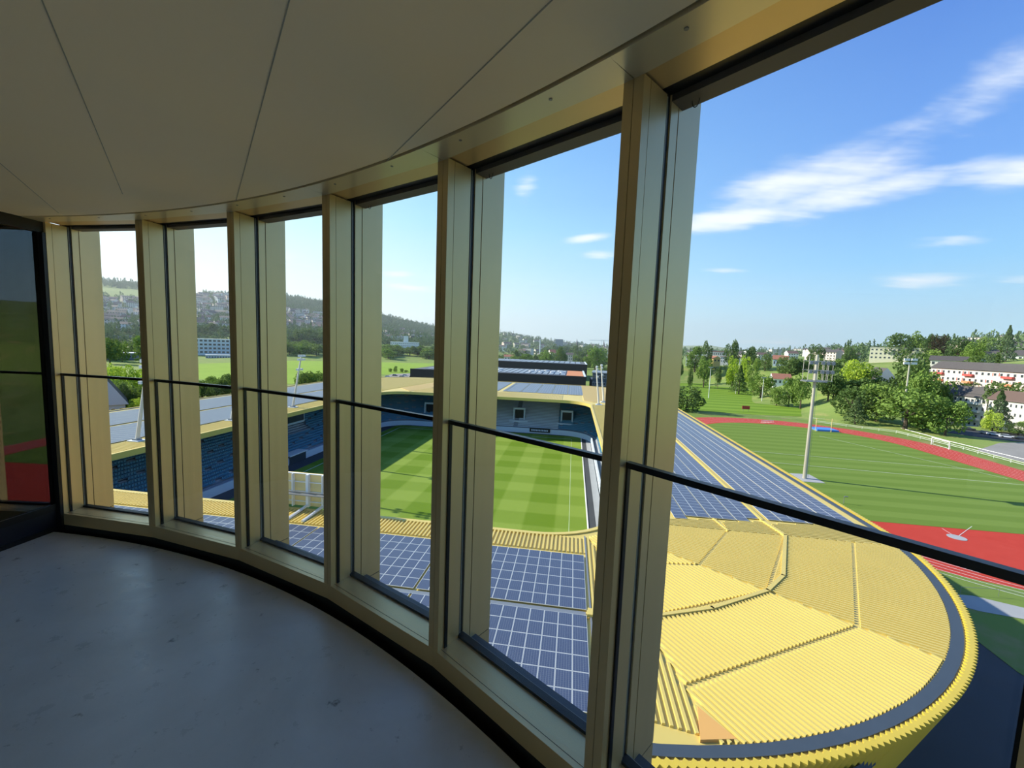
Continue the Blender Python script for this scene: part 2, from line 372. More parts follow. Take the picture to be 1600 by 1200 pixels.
# windows; the unseen rear bays are added for daylight
for n_, k in enumerate(range(K0, K1)):
    c = MP(k+.5, 0); W_ = empty('window_%d' % (n_+1), (c[0], c[1], Zr(-1.38))); tag(W_, kind='structure')
    zt, zb = ZC-.0005, -1.3
    f = MB()
    for t0, t1 in ((-.0292, -.0009), (.0009, .0292)): mbox(f, k, 0, .0335, t0, t1, zb, zt, gold)
    mbox(f, k, .003, .12, -.026, .026, zb, zt, black); mbox(f, k, .0355, .122, -.0292, .0292, zb, zt, gold)
    part(f, 'mullion', W_)
    f = MB(); mbox(f, k, .12, .15, -.024, .024, -1.38, zt+.05, black); mbox(f, k, .131, .134, -.026, .026, -1.36, zt, seal); part(f, 'gasket', W_)
    f = MB(); mbox(f, k, .149, .190, -.0292, .0292, -1.62, 1.2, gold); mbox(f, k, .189, .197, -.025, .025, -1.62, 1.2, black)
    mbox(f, k, .195, .330, -.0292, .0292, -1.367, 1.2, gold); mbox(f, k, .197, .328, -.027, .027, -1.3735, -1.365, black); mbox(f, k, .195, .330, -.0292, .0292, -2.2, -1.372, gold)
    part(f, 'fin', W_)
    f = MB(); bay(f, k, 0.0, .127, -1.38, -1.3, gold, 0.0); bay(f, k, .0195, .0205, -1.301, -1.2992, black); part(f, 'sill', W_)
    f = MB(); bay(f, k, .118, .150, -1.36, -1.288, black, .02); bay(f, k, .15, .158, -1.36, -1.295, seal, .02); part(f, 'gasket', W_)
    f = MB(); bay(f, k, .158, .235, -1.45, -1.345, flash, .0); part(f, 'outer_sill', W_)
    f = MB(); bay(f, k, .002, .100, ZC+.004, ZC+.08, gold, .02); bay(f, k, .24, .30, ZC+.09, ZC+.5, gold_dull, .02); part(f, 'header', W_)
    f = MB(); bay(f, k, .100, .150, ZC+.010, ZC+.09, black, .02); part(f, 'gasket', W_)
    f = MB(); bay(f, k, .150, .215, ZC-.008, ZC+.10, box_m, .02); part(f, 'blind_box', W_)
    f = MB(); bay(f, k, .134, .142, -1.33, ZC+.02, glassm, .02); part(f, 'pane', W_)
ordn = {-1: 'behind the dark glass partition', 0: 'nearest the dark glass partition', 1: 'second from the dark glass partition', 2: 'third from the dark glass partition', 3: 'fourth from the dark glass partition',
        4: 'fifth from the dark glass partition', 5: 'sixth from the dark glass partition', 6: 'seventh from the dark glass partition'}
for k in range(0, 7):
    c = MP(k+.5, .04); B = empty('glass_balustrade', (c[0], c[1], Zr(-1.3)))
    tag(B, 'glass balustrade with black handrail in the bay ' + ordn[k], 'railing', 'glass balustrades in the window bays')
    f = MB(); bay(f, k, .030, .050, -.330, -.3135, blackm, .03); part(f, 'handrail', B)
    f = MB(); bay(f, k, .0375, .0425, -1.299, -.3305, glassm, .034); part(f, 'glass_panel', B)
    for kk, sg in ((k, 1), (k+1, -1)):
        f = MB(); t0, t1 = sorted((.0293*sg, .0350*sg)); mbox(f, kk, .033, .049, t0, t1, -1.2995, -.3305, blackm); part(f, 'side_channel', B)
# small wire loops under the blind boxes
for k, q, dd in ((4, .10, 'above the pitch corner'), (5, .10, 'nearest the sixth mullion'), (3, .12, 'above the cloudy gap'), (4, .93, 'beside the sixth mullion')):
    f = MB(); pts = []
    a = Vector((*MP(k, .19, 0), 0)); b = Vector((*MP(k+1, .19, 0), 0)); base_p = a.lerp(b, q); dr = (b-a).normalized()
    for i in range(9):
        an = math.pi*i/8; pts.append(base_p+dr*(.012*math.cos(an))+Vector((0, 0, Zr(ZC-.008)-.022*math.sin(an))))
    for i in range(8): f.bar(pts[i], pts[i+1], .0016, black, 5)
    tag(f.build('wire_loop'), 'tiny black wire loop hanging under the window blind box ' + dd, 'wire')
# the tower's shaft below and the storeys above
f = MB(); f.prism([CP(k, 5.75) for k in np.linspace(0, KC, 91)[:-1]][::-1], 0, Zr(ZF-.22), gold_dull); TW = empty('tower', (*yaw(CX, CY), 0)); tag(TW, kind='structure'); part(f, 'shaft', TW)
f = MB(); f.prism([CP(k, 5.75) for k in np.linspace(0, KC, 91)[:-1]][::-1], Zr(ZC+.22), 62, gold_dull); part(f, 'upper_floors', TW)
# dark glass partition, radial, closing the room
kp = -.10
def PP(rad, off=0.0, z=0.0):
    a = A0+kp*DA; n = (math.cos(a), math.sin(a)); tg = (n[1], -n[0]); x, y = yaw(CX+rad*S*n[0]+tg[0]*off*S, CY+rad*S*n[1]+tg[1]*off*S); return (x, y)
def pbox(mb, r0, r1, o0, o1, z0, z1, m): mb.prism([PP(r0, o0), PP(r1, o0), PP(r1, o1), PP(r0, o1)], Zr(z0), Zr(z1), m)
D = empty('wall_left', (*PP(5.0), Zr(ZF))); tag(D, kind='structure')
f = MB(); pbox(f, 0, 5.5915, .02, .090, .618, ZC, blackm); pbox(f, 5.572, 5.5915, .05, .105, ZF, .618, blackm)
for r in (4.2, 2.9, 1.6): pbox(f, r, r+.05, .02, .08, ZF, .605, blackm)
pbox(f, .3, 5.572, .03, .08, -1.27, -1.225, blackm); part(f, 'frame', D)
f = MB(); pbox(f, .3, 5.572, .03, .07, ZF, -1.27, mat('navy kick panel', (.006, .008, .02), .35)); pbox(f, .3, 5.572, .07, .08, ZF, ZF+.03, blackm); part(f, 'kick_panel', D)
f = MB(); pbox(f, .3, 5.572, .060, .067, -1.225, .618, tinted); part(f, 'pane', D)
f = MB(); pbox(f, -.1, 5.59, -.05, -.03, ZF, ZC, mat('dark room backing', (.012, .013, .015), .6)); tag(f.build('dark_backing_sheet'), kind='structure')  # added dark sheet, its colour stands for the unlit room beyond the glass
f = MB(); arcring(f, 5.6, 5.7, ZF, ZC+.2, wallm, 40.0, KC-.1, 10); tag(f.build('wall_back'), kind='structure')

# ------------------------------------------------------------------ stadium
ZR = 13.0
def rrect(v0, v1, u0, u1, r, o=0.0, nc=14, ns=(30, 40)):
    """rounded rectangle, counter-clockwise from the near side; offset o outwards; the same point count whatever o"""
    pts = []
    C = [(v1-r, u0+r, -90), (v1-r, u1-r, 0), (v0+r, u1-r, 90), (v0+r, u0+r, 180)]
    R = r+o
    for i, (cx_, cy_, a) in enumerate(C):
        arc = [(cx_+R*math.cos(math.radians(a+90*j/nc)), cy_+R*math.sin(math.radians(a+90*j/nc))) for j in range(nc+1)]
        pts += arc
        nx = C[(i+1) % 4]; a2 = a+90
        q = (nx[0]+R*math.cos(math.radians(a2)), nx[1]+R*math.sin(math.radians(a2))); p = arc[-1]; n = ns[(i+1) % 2]
        pts += [(p[0]+(q[0]-p[0])*j/n, p[1]+(q[1]-p[1])*j/n) for j in range(1, n)]
    return pts
OUT = (-101, 33.2, 17.0, 198, 31.8); OPN = (-65, 6, 38.9, 140, 9); STD = (-66.5, 7, 37.2, 145.5, 10)
def sweep(mb, rect, prof, m, nc=14, skip=None):
    rings = [[(x, y, z) for x, y in rrect(*rect, o, nc)] for o, z in prof]; n = len(rings[0])
    ms = m if isinstance(m, list) else [m]*(len(prof)-1)
    base = len(mb.v)
    for r in rings: mb.v += r
    for j in range(len(prof)-1):
        mi_ = mb.mi(ms[j])
        for i in range(n):
            k = (i+1) % n
            mb.f.append((base+j*n+i, base+j*n+k, base+(j+1)*n+k, base+(j+1)*n+i)); mb.m.append(mi_); mb.uv.append(None)
ST = empty('stadium', (-34, 108, 0)); tag(ST, 'football stadium with a yellow ribbed roof around a mown green pitch', 'stadium')
f = MB(); a = rrect(*OPN, 0); b = rrect(*OUT, -.3); n = len(a); b0 = len(f.v)
f.v += [(x, y, ZR) for x, y in a]+[(x, y, ZR) for x, y in b]
for i in range(n): k = (i+1) % n; f.f.append((i, n+i, n+k, k)); f.m.append(f.mi(roofy)); f.uv.append(None)
part(f, 'roof_deck', ST)
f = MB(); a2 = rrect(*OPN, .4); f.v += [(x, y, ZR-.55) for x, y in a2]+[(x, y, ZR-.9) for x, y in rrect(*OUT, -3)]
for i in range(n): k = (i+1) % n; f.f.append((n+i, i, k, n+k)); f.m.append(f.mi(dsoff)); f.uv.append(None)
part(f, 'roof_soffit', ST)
f = MB(); sweep(f, OPN, [(.4, ZR-.85), (0, ZR-.85), (-.05, ZR+.12), (.45, ZR+.14), (.45, ZR)], [fold, roofy, roofy, roofy]); part(f, 'eave', ST)
f = MB(); sweep(f, OUT, [(-1.22, ZR+.0), (-1.22, ZR+.10), (-.62, ZR+.10), (-.62, ZR+.02)], flash, 28); part(f, 'gutter', ST)
# folded outer cladding
f = MB(); path = []
P_ = rrect(*OUT, 0, 60, (150, 150)); P_.append(P_[0])
seg = []; acc = 0
for i in range(len(P_)-1):
    dx, dy = P_[i+1][0]-P_[i][0], P_[i+1][1]-P_[i][1]; L = math.hypot(dx, dy); seg.append((acc, L, P_[i], (dx/L, dy/L))); acc += L
pitch_ = .20; tt = 0.; zz_ = []; si = 0; k = 0
while tt < acc:
    while si < len(seg)-1 and tt > seg[si][0]+seg[si][1]: si += 1
    a_, L, p, dd = seg[si]; s_ = tt-a_; x, y = p[0]+dd[0]*s_, p[1]+dd[1]*s_; nrm = (dd[1], -dd[0]); o = .0 if k % 2 else -.20
    zz_.append(((x+nrm[0]*o, y+nrm[1]*o), (x+nrm[0]*(o-.36), y+nrm[1]*(o-.36)), (x+nrm[0]*(o-4.5), y+nrm[1]*(o-4.5)))); k += 1; tt += pitch_
n = len(zz_); base = 0; mi_ = f.mi(fold)
for (a, b, c_) in zz_: f.v += [(c_[0], c_[1], 0), (a[0], a[1], ZR+.16), (b[0], b[1], ZR+.16), (b[0], b[1], ZR)]
for i in range(n):
    j = (i+1) % n
    for q in ((0, 1), (1, 2), (2, 3)):
        f.f.append((4*i+q[0], 4*j+q[0], 4*j+q[1], 4*i+q[1])); f.m.append(mi_); f.uv.append(None)
part(f, 'cladding', ST)
# ribs
def clip(poly, p, dvec):
    lo, hi = -1e9, 1e9; n = len(poly)
    ar = sum(poly[i][0]*poly[(i+1) % n][1]-poly[(i+1) % n][0]*poly[i][1] for i in range(n)); s = 1 if ar > 0 else -1
    for i in range(n):
        a, b = poly[i], poly[(i+1) % n]; ex, ey = b[0]-a[0], b[1]-a[1]; nx, ny = -ey*s, ex*s
        num = (p[0]-a[0])*nx+(p[1]-a[1])*ny; den = dvec[0]*nx+dvec[1]*ny
        if abs(den) < 1e-9:
            if num < 0: return None
            continue
        t = -num/den
        if den > 0: lo = max(lo, t)
        else: hi = min(hi, t)
    return (lo, hi) if hi-lo > .15 else None
def ribs(mb, poly, dvec, pitch=.335, wd=.185, h=.15, gap=.06, m=None, z=ZR):
    m = m or roofy; L = math.hypot(*dvec); dx, dy = dvec[0]/L, dvec[1]/L; nx, ny = -dy, dx
    pr = [p[0]*nx+p[1]*ny for p in poly]; t = math.floor(min(pr)/pitch)*pitch
    while t < max(pr):
        t += pitch; p = (nx*t, ny*t); c = clip(poly, p, (dx, dy))
        if c is None: continue
        a, b = c[0]+gap, c[1]-gap
        def q(s_, o): return (p[0]+dx*s_+nx*o, p[1]+dy*s_+ny*o)
        w1, w2 = wd/2, wd/2*.72
        i = len(mb.v); mi_ = mb.mi(m)
        for s_ in (a, b): mb.v += [(*q(s_, -w1), z-.01), (*q(s_, -w2), z+h), (*q(s_, w2), z+h), (*q(s_, w1), z-.01)]
        for e in ((0, 4, 5, 1), (1, 5, 6, 2), (2, 6, 7, 3), (0, 1, 2, 3), (7, 6, 5, 4)):
            mb.f.append(tuple(i+x for x in e)); mb.m.append(mi_); mb.uv.append(None)
C0 = (1.0, 43.5)
def rp(angle, s): a = math.radians(angle); return (C0[0]+s*math.sin(a), C0[1]-s*math.cos(a))
def r_out(angle):                                # distance from C0 to the gutter's inner edge
    s = 5.0
    while True:
        p = rp(angle, s)
        if math.hypot(p[0]-1.4, p[1]-48.8) > 30.55 and s > 15: return s
        s += .05
def r_in(angle):
    s = 0.
    while s < 12:
        p = rp(angle, s)
        if math.hypot(p[0]+3, p[1]-47.9) > 9.6 and (p[0] > -3) and (p[1] < 47.9): return s
        s += .05
    return s
RAYS = [0, 15, 53.5, 90.5]
RING = {0: (9.5, 16.2, 21.5), 15: (9.2, 16.6, 22.2), 53.5: (12.9, 18.0, 23.3), 90.5: (15.3, 20.7, 26.8)}
DIRS = {(15, 53.5): (.566, -.824), (53.5, 90.5): (.913, -.408)}
for (a0, a1), dvc in DIRS.items():
    s0 = [max(r_in(a0), 4.5)]+list(RING[a0])+[r_out(a0)]; s1 = [max(r_in(a1), 4.5)]+list(RING[a1])+[r_out(a1)]
    for i in range(4):
        if i < 3: poly = [rp(a0+.15, s0[i]+.10), rp(a0+.15, s0[i+1]-.10), rp(a1-.15, s1[i+1]-.10), rp(a1-.15, s1[i]+.10)]
        else: poly = [rp(a0+.15, s0[3]+.10)]+[rp(x, r_out(x)) for x in np.linspace(a0, a1, 10)]+[rp(a1-.15, s1[3]+.10)]
        f = MB(); ribs(f, poly, dvc); part(f, 'roof_ribs', ST)
f = MB(); ribs(f, [rp(15, 3.6), (1.9, 38.6), (1.9, 20.0), rp(15, r_out(15)-.2)], (0, -1), .37, .21, .13); part(f, 'roof_ribs', ST)
f = MB(); ribs(f, [(-62, 38.7), (-62, 35.6), (1.9, 35.6), (1.9, 38.7)], (0, 1), .37, .21, .13); part(f, 'roof_ribs', ST)
# the strip between the round end and the panels of the long side
PVN = lambda v: 45.4+(v-11)*.13
for a, b in ((7.2, 16.2), (16.4, 21.4), (21.6, 31.2)):
    f = MB(); ribs(f, [(a, 43.9), (b, 43.9), (b, PVN(b)+.4), (a, PVN(a)-.1)], (1, 0), .36, .2, .10); part(f, 'roof_ribs', ST)
f = MB(); ribs(f, [(6.6, 46), (10.6, 46), (10.6, 134), (6.6, 134)], (1, 0), .37, .2, .10); part(f, 'roof_ribs', ST)
f = MB(); ribs(f, [(-70.8, 40), (-65.6, 40), (-65.6, 140), (-70.8, 140)], (1, 0), .37, .2, .12); part(f, 'roof_ribs', ST)
f = MB(); ribs(f, [(-56, 140.6), (-3, 140.6), (-3, 155), (-56, 155)], (0, 1), .55, .3, .12); part(f, 'roof_ribs', ST)
f = MB(); ribs(f, [(7, 139), (32, 150), (31, 178), (8, 196), (4, 196), (4, 142)], (.7, .7), .6, .34, .14, m=roofo); part(f, 'roof_ribs', ST)
f = MB(); ribs(f, [(-57, 141), (-45, 196), (-56, 196), (-64, 150)], (.5, .8), .6, .34, .14, m=roofo); part(f, 'roof_ribs', ST)
f = MB(); ribs(f, [(-66, 141), (-58, 196), (-88, 190), (-99, 160), (-98, 150)], (1, .2), .8, .5, .14); part(f, 'roof_ribs', ST)
# raised flashings on the seams
def flashing(pts, wd=.30, h=.22, m=roofy):
    f = MB()
    for a, b in zip(pts, pts[1:]):
        a, b = Vector(a), Vector(b); nn = Vector((-(b-a).y, (b-a).x)).normalized()*wd/2; ex = (b-a).normalized()*.08
        f.prism([tuple(a-nn-ex), tuple(b-nn+ex), tuple(b+nn+ex), tuple(a+nn-ex)], ZR, ZR+h, m)
    return part(f, 'seam_flashing', ST)
flashing([(1.9, 27.6), (4, 27.3), rp(15, 16.6), (10.5, 29.6), rp(53.5, 18.0), rp(64, 18.6), rp(90.5, 20.7), (21.0, 47.0), (21.3, 120)])
flashing([rp(90.5, 15.3), (15.8, 46.4)], .18, .16); 
flashing([(1.9, 38.9), (2.1, 18.7)], .12, .14, greym)
f = MB(); q = [rp(15, 23.5), rp(17, r_out(17)-.2), rp(13, r_out(13)-.2)]; f.prism(q, ZR, ZR+.16, mat('orange underlay', (.62, .34, .10), .7)); part(f, 'roof_patch', ST)
# stand bowl
prof = [(0, 0), (0, 1.7), (.35, 1.7), (.35, 1.05), (1.6, 1.05)]; msx = [parap, parap, parap, conc]
o_, z_ = 1.6, 1.05; ROWS = []
for i in range(25):
    z_ += .41; prof.append((o_, z_)); o_ += .82; prof.append((o_, z_)); msx += [conc, conc]; ROWS.append((o_-.45, z_))
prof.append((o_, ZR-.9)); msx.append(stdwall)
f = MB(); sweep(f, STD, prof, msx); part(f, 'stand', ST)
f = MB(); sweep(f, STD, [(-.06, .35), (-.06, 1.35)], mat('advertising boards', (.55, .64, .72), .5)); part(f, 'board', ST)
f = MB(); a = rrect(*OUT, -1.2); f.prism([(x, y) for x, y in a], .0, .01, dsoff)
# vomitories in the far stand with pale frames
for px in (810, 886, 619):
    c = on(px, 650, 5.2) if px != 619 else on(618+49, 642, 5.2)
    v = c.x; f = MB(); f.box(v-1.5, v+1.5, 152.0, 156, 4.0, 7.2, black); vo = part(f, 'vomitory', ST)
    f = MB(); f.box(v-2.2, v+2.2, 151.6, 152.4, 7.2, 7.9, parap); f.box(v-2.2, v-1.7, 151.2, 152.2, 3.4, 7.2, parap); f.box(v+1.7, v+2.2, 151.2, 152.2, 3.4, 7.2, parap); f.box(v-3.4, v+3.4, 149.6, 150.2, 2.9, 3.5, parap); fr_ = f.build('vomitory_frame', vo); fr_.matrix_parent_inverse = Matrix.Identity(4)
# light posts under the long stand's roof and a press box
for i in range(26):
    u = 42+i*3.9; f = MB(); f.bar((-87.2, u, 11.2), (-85.0, u+.5, 7.8), .11, parap, 5); part(f, 'rail_post', ST)
f = MB(); f.box(-80.5, -75.5, 101, 109, 6.8, 9.6, parap); f.box(-75.6, -75.3, 101.6, 108.4, 7.4, 9.2, winm); f.box(-80.8, -75.0, 100.6, 109.4, 9.6, 9.9, parap); part(f, 'press_box', ST)
f = MB(); f.box(-68.5, -66.2, 90, 96, 0.02, 2.1, winm); f.box(-68.7, -65.9, 89.6, 96.4, 2.1, 2.35, white); part(f, 'dugout', ST)
f = MB(); sg = on(845, 669, 1.2); f.box(sg.x-3.6, sg.x+3.6, 145.1, 145.25, .6, 2.0, black)
for i in range(11): f.box(sg.x-3.0+i*.55, sg.x-2.65+i*.55, 145.0, 145.1, 1.0, 1.55, parap)
part(f, 'dark_board', ST)
f = MB()
for (o, z) in ROWS[:23]:
    for x0_, x1_ in ((-50, -34.6), (-33.0, -20.2), (-18.6, -4.2)): f.box(x0_, x1_, 145.5+o-.1, 145.5+o+.05, z+.30, z+.62, parap)
tag(part(f, 'terrace_rail', ST), kind='stuff')
# pitch
f = MB(); pr = rrect(-62.5, 3.8, 40, 144.2, 3); f.prism(pr, 0.0, .06, pitchm)
pitch_o = f.build('pitch'); tag(pitch_o, kind='structure')
f = MB(); pr = rrect(-66.4, 6.9, 37.3, 145.4, 10); f.prism(pr, -.02, .03, asph); tag(f.build('pitch_surround'), kind='structure')
f = MB()
f.box(.64, .74, 42, 140, .06, .068, mat('faded line', (.42, .52, .30), .9)); f.box(-60.0, -59.85, 42, 140, .06, .068, white); f.box(-60, .78, 139.9, 140.05, .06, .068, white)
f.build('line_marking', pitch_o)
f = MB(); f.box(3.8, 4.05, 40, 144, 0, .16, white); f.build('kerb', pitch_o)
f = MB(); f.box(5.4, 6.8, 38, 145, .03, .10, pathm); f.build('path', pitch_o)

# seats
def seat_template():
    m = MB(); m.box(-.21, .21, -.20, .16, .36, .44, seatb); m.box(-.21, .21, .13, .20, .40, .86, seatb); return m
sm_ = seat_template(); sv = np.array(sm_.v); sf = np.array(sm_.f)
seat_me = sm_.data('stadium_seat')
cand = []
for (o, z) in ROWS[:22]:
    P2 = rrect(*STD, o, 14, (30, 40)); P2.append(P2[0]); acc2 = 0; nxt = 0
    for i in range(len(P2)-1):
        (x0, y0), (x1, y1) = P2[i], P2[i+1]; L = math.hypot(x1-x0, y1-y0)
        while nxt < acc2+L:
            s_ = (nxt-acc2)/L; x, y = x0+(x1-x0)*s_, y0+(y1-y0)*s_; ang = math.atan2(y1-y0, x1-x0)
            aisle = (nxt % 14.5) < 1.3
            farmid = y > 146 and -50 < x < -4
            if not aisle and not farmid and y > 52 and not (-82 < x < -74 and 100 < y < 110): cand.append((x, y, z, ang))
            nxt += .52 if x < -60 or y > 140 else .56
        acc2 += L
inv = []
for c in cand:
    v = Vector((c[0], c[1], c[2]-CAMZ)); dep = v.dot(Fv); px = 800+v.dot(right)/dep*FPX
    inv.append((310 < px < 357) or (452 < px < 505))
order = sorted(range(len(cand)), key=lambda i: (0 if (inv[i] and cand[i][2] < 8.2) else 1, math.hypot(cand[i][0], cand[i][1])))
single = set(order[:100])
for i in order[:100]:
    x, y, z, a = cand[i]; o = link(seat_me, 'seat', ST); o.location = (x-ST.location.x, y-ST.location.y, z); o.rotation_euler = (0, 0, a+math.pi)
VV = []; FF = []; nv = 0
rest = [cand[i] for i in range(len(cand)) if i not in single]
A = np.array(rest); ca, sa = np.cos(A[:, 3]+math.pi), np.sin(A[:, 3]+math.pi)
X_ = sv[None, :, 0]*ca[:, None]-sv[None, :, 1]*sa[:, None]+A[:, 0:1]; Y_ = sv[None, :, 0]*sa[:, None]+sv[None, :, 1]*ca[:, None]+A[:, 1:2]; Z_ = sv[None, :, 2]+A[:, 2:3]
VV = np.stack([X_, Y_, Z_], -1).reshape(-1, 3); FF = (sf[None]+np.arange(len(A))[:, None, None]*len(sv)).reshape(-1, 4)
so_ = link(npmesh('seat', VV-np.array([ST.location.x, ST.location.y, 0]), FF, [seatb]), 'seat', ST); tag(so_, kind='stuff')

# solar panels
PW, PH = .925, 1.245
pt = MB(); pt.box(0, PW, 0, PH, 0, .05, pvf)
pt.face([(.028, .028, .053), (PW-.028, .028, .053), (PW-.028, PH-.028, .053), (.028, PH-.028, .053)], cellm, [(0, 0), (1, 0), (1, 1), (0, 1)])
frame_mb = MB(); frame_mb.box(0, PW, 0, PH, 0, .05, pvf); frame_me = frame_mb.data('solar_panel')
cell_mb = MB(); cell_mb.face(*[pt and [(.028, .028, .053), (PW-.028, .028, .053), (PW-.028, PH-.028, .053), (.028, PH-.028, .053)], cellm, [(0, 0), (1, 0), (1, 1), (0, 1)]]); cell_me = cell_mb.data('cell_sheet')
pos = []
def grid(v0, v1, u0, u1, along=True, gapn=13, gapw=.18, test=None):
    """panels of PW across v and PH along u (along=True) or turned a quarter"""
    a, b = (PW+.015, PH+.02) if along else (PH+.02, PW+.015)
    v = v1; i = 0
    while v-a > v0:
        u = u1
        while u-b > u0:
            if test is None or test(v-a, u-b): pos.append((v-a, u-b, along))
            u -= b
        v -= a; i += 1
        if gapn and i % gapn == 0: v -= gapw
grid(-58, 1.75, 27.45, 35.2); grid(-58, 1.75, 18.9, 27.0)
NEAR = len(pos)
grid(-84.3, -71.4, 30, 150, True, 0); grid(-98.5, -84.9, 30, 170, True, 0)
ok = lambda v, u: u > PVN(v)+.1
grid(11.0, 20.75, 45, 134, False, 2, .10, ok); grid(21.25, 30.9, 46, 150, False, 2, .10, ok)
grid(-27, 4.2, 156, 195, True, 6, .25); grid(-50, -28, 156, 195, True, 6, .25, lambda v, u: u-156 > (-28-v)*.0)
def vis(p):
    v = Vector((p[0]+.5, p[1]+.6, ZR+.1-CAMZ)); dep = v.dot(Fv)
    if dep < 1: return False, 0
    px = 800+v.dot(right)/dep*FPX; py = 600-v.dot(up)/dep*FPX
    fr = any(a < px < b for a, b in ((178, 236), (315, 371), (446, 511), (590, 676), (750, 932)))
    return fr and py < 1175, dep
sc_ = [(vis(p), p) for p in pos[:NEAR]]
ind = sorted([(q[1], p) for q, p in sc_ if q[0]], key=lambda x: x[0])[:300]
indset = set(p for _, p in ind)
proto = link(frame_me, 'solar_panel'); pc = link(cell_me, 'cell_sheet', proto)
tag(proto, 'dark blue solar panel in the array on the near roof below the windows', 'solar panel', 'solar panels on the near stand roof')
for i, (_, p) in enumerate(ind):
    if i == 0: o = proto
    else:
        o = proto.copy(); COL.objects.link(o); c = pc.copy(); c.parent = o; COL.objects.link(c)
    o.location = (p[0], p[1], ZR+.02+.08)
pvv = np.array(pt.v); pff = pt.f; restp = [p for p in pos if p not in indset]
VV = []; FF = []; MI = []; UVs = []
bv = pvv; bm = [0]*6+[1]
A = np.array([(p[0], p[1], 1.0 if p[2] else 0.0) for p in restp])
al = A[:, 2:3] > .5
X_ = np.where(al, bv[None, :, 0], bv[None, :, 1])+A[:, 0:1]; Y_ = np.where(al, bv[None, :, 1], PW-bv[None, :, 0])+A[:, 1:2]; Z_ = np.broadcast_to(bv[None, :, 2]+ZR+.10, X_.shape)
VV = np.stack([X_, Y_, Z_], -1).reshape(-1, 3); base_f = np.array(pff); nvp = len(bv)
FF = (base_f[None]+np.arange(len(A))[:, None, None]*nvp).reshape(-1, 4); MI = np.tile(bm, len(A))
uvb = np.zeros((7, 4, 2)); uvb[6] = [(0, 0), (1, 0), (1, 1), (0, 1)]; UVs = np.tile(uvb.reshape(-1, 2), (len(A), 1)).astype(np.float32)
so_ = link(npmesh('solar_array', VV, FF, [pvf, cellm], MI, UVs), 'solar_array'); tag(so_, 'wide fields of dark blue solar panels covering the far and side roofs', 'solar panels', kind='stuff')
f = MB(); f.box(-58, 1.7, 27.02, 27.42, ZR+.02, ZR+.10, greym)
part(f, 'cable_tray', ST)
f = MB(); f.box(1.75, 3.2, 26.9, 27.35, ZR+.1, ZR+.3, roofy); part(f, 'tray_cap', ST)

# roof masts with floodlight heads
def mast(v, u, lean, h, label, group='white roof masts carrying floodlights'):
    M_ = empty('floodlight_mast', (v, u, ZR)); tag(M_, label, 'mast', group)
    top = Vector((v+lean[0], u+lean[1], ZR+h)); b = Vector((v, u, ZR))
    f = MB(); f.bar(b, top, .30, offw, 8, .17); part(f, 'pole', M_)
    f = MB(); f.box(v-1, v+1, u-.8, u+.8, ZR, ZR+.25, parap); f.box(v-.5, v+.5, u-.4, u+.4, ZR+.25, ZR+.5, greym); part(f, 'base_plate', M_)
    for i, q in enumerate((1.0, .93, .74)):
        p = b.lerp(top, q); f = MB(); f.bar(p-Vector((0, 1.1, 0)), p+Vector((0, 1.1, 0)), .06, greym, 5); arm_ = part(f, 'crossbar', M_)
        for s_ in ((-.9, 0, .9) if i < 2 else (-.7, .7)):
            f = MB(); f.box(p.x-.1, p.x+.45, p.y+s_-.28, p.y+s_+.28, p.z-.25, p.z+.25, white); l_ = link(f.data('floodlight'), 'floodlight', arm_)
for u, nm in ((57.5, 'nearest the room'), (76.6, 'second from the room'), (95.8, 'third from the room, beside the press box'), (115, 'fourth from the room')):
    mast(-69.6, u, (2.2, 0.4), 13.2, 'slim white floodlight mast on the long roof, ' + nm)
mast(8.6, 133.4, (-1.4, 0), 12, 'slim white leaning mast on the far roof corner, inner of two'); mast(10.6, 140.5, (-1.5, 0), 12.3, 'slim white leaning mast on the far roof corner, outer of two')
# scoreboard seen from behind on the near eave
B = empty('scoreboard', (-27.2, 39.2, ZR)); tag(B, 'back of a scoreboard with golden panels in a white steel frame at the near eave', 'scoreboard')
x0, x1, y0, z0, z1 = -33.0, -21.5, 39.5, ZR+.15, ZR+3.65
f = MB(); f.box(x0, x1, y0, y0+.25, z0, z1, mat('scoreboard golden sheet', (.80, .62, .26), .6)); part(f, 'back_panel', B)
f = MB()
for z in (z0+.5, z0+1.55, z0+2.6, z1): f.box(x0, x1, y0-.16, y0, z-.035, z+.035, white)
for x in (x0, -30.4, -28.6, -26.9, -25.2, x1): f.box(x-(.14 if x == -26.9 else .05), x+(.14 if x == -26.9 else .05), y0-.4, y0, z0, z1, white)
part(f, 'frame', B)
for x in (-30.4, -26.9, -25.2, -22):
    f = MB(); f.bar((x, y0-.3, ZR+.35), (x, 35.9, ZR+.15), .16, white, 6); part(f, 'strut', B)
f = MB(); f.box(x0, x1, y0-1.2, y0-.5, z0+1.55, z0+1.63, greym); part(f, 'catwalk', B)
f = MB(); f.bar((-29.0, y0-1.3, ZR+.1), (-28.9, y0-1.25, ZR+2.6), .03, white, 5); f.bar((-28.6, y0-1.3, ZR+.1), (-28.5, y0-1.25, ZR+2.6), .03, white, 5)
for i in range(9): f.bar((-28.98+.01*i, y0-1.3, ZR+.3+i*.27), (-28.6+.01*i, y0-1.3, ZR+.3+i*.27), .02, white, 4)
part(f, 'ladder', B)
B = empty('video_screen', (-28.5, 139.2, 9)); tag(B, 'dark video screen hanging under the far eave', 'screen')
f = MB(); f.box(-37, -25.5, 138.6, 139.4, 8.6, ZR-.1, stdwall); part(f, 'screen', B)

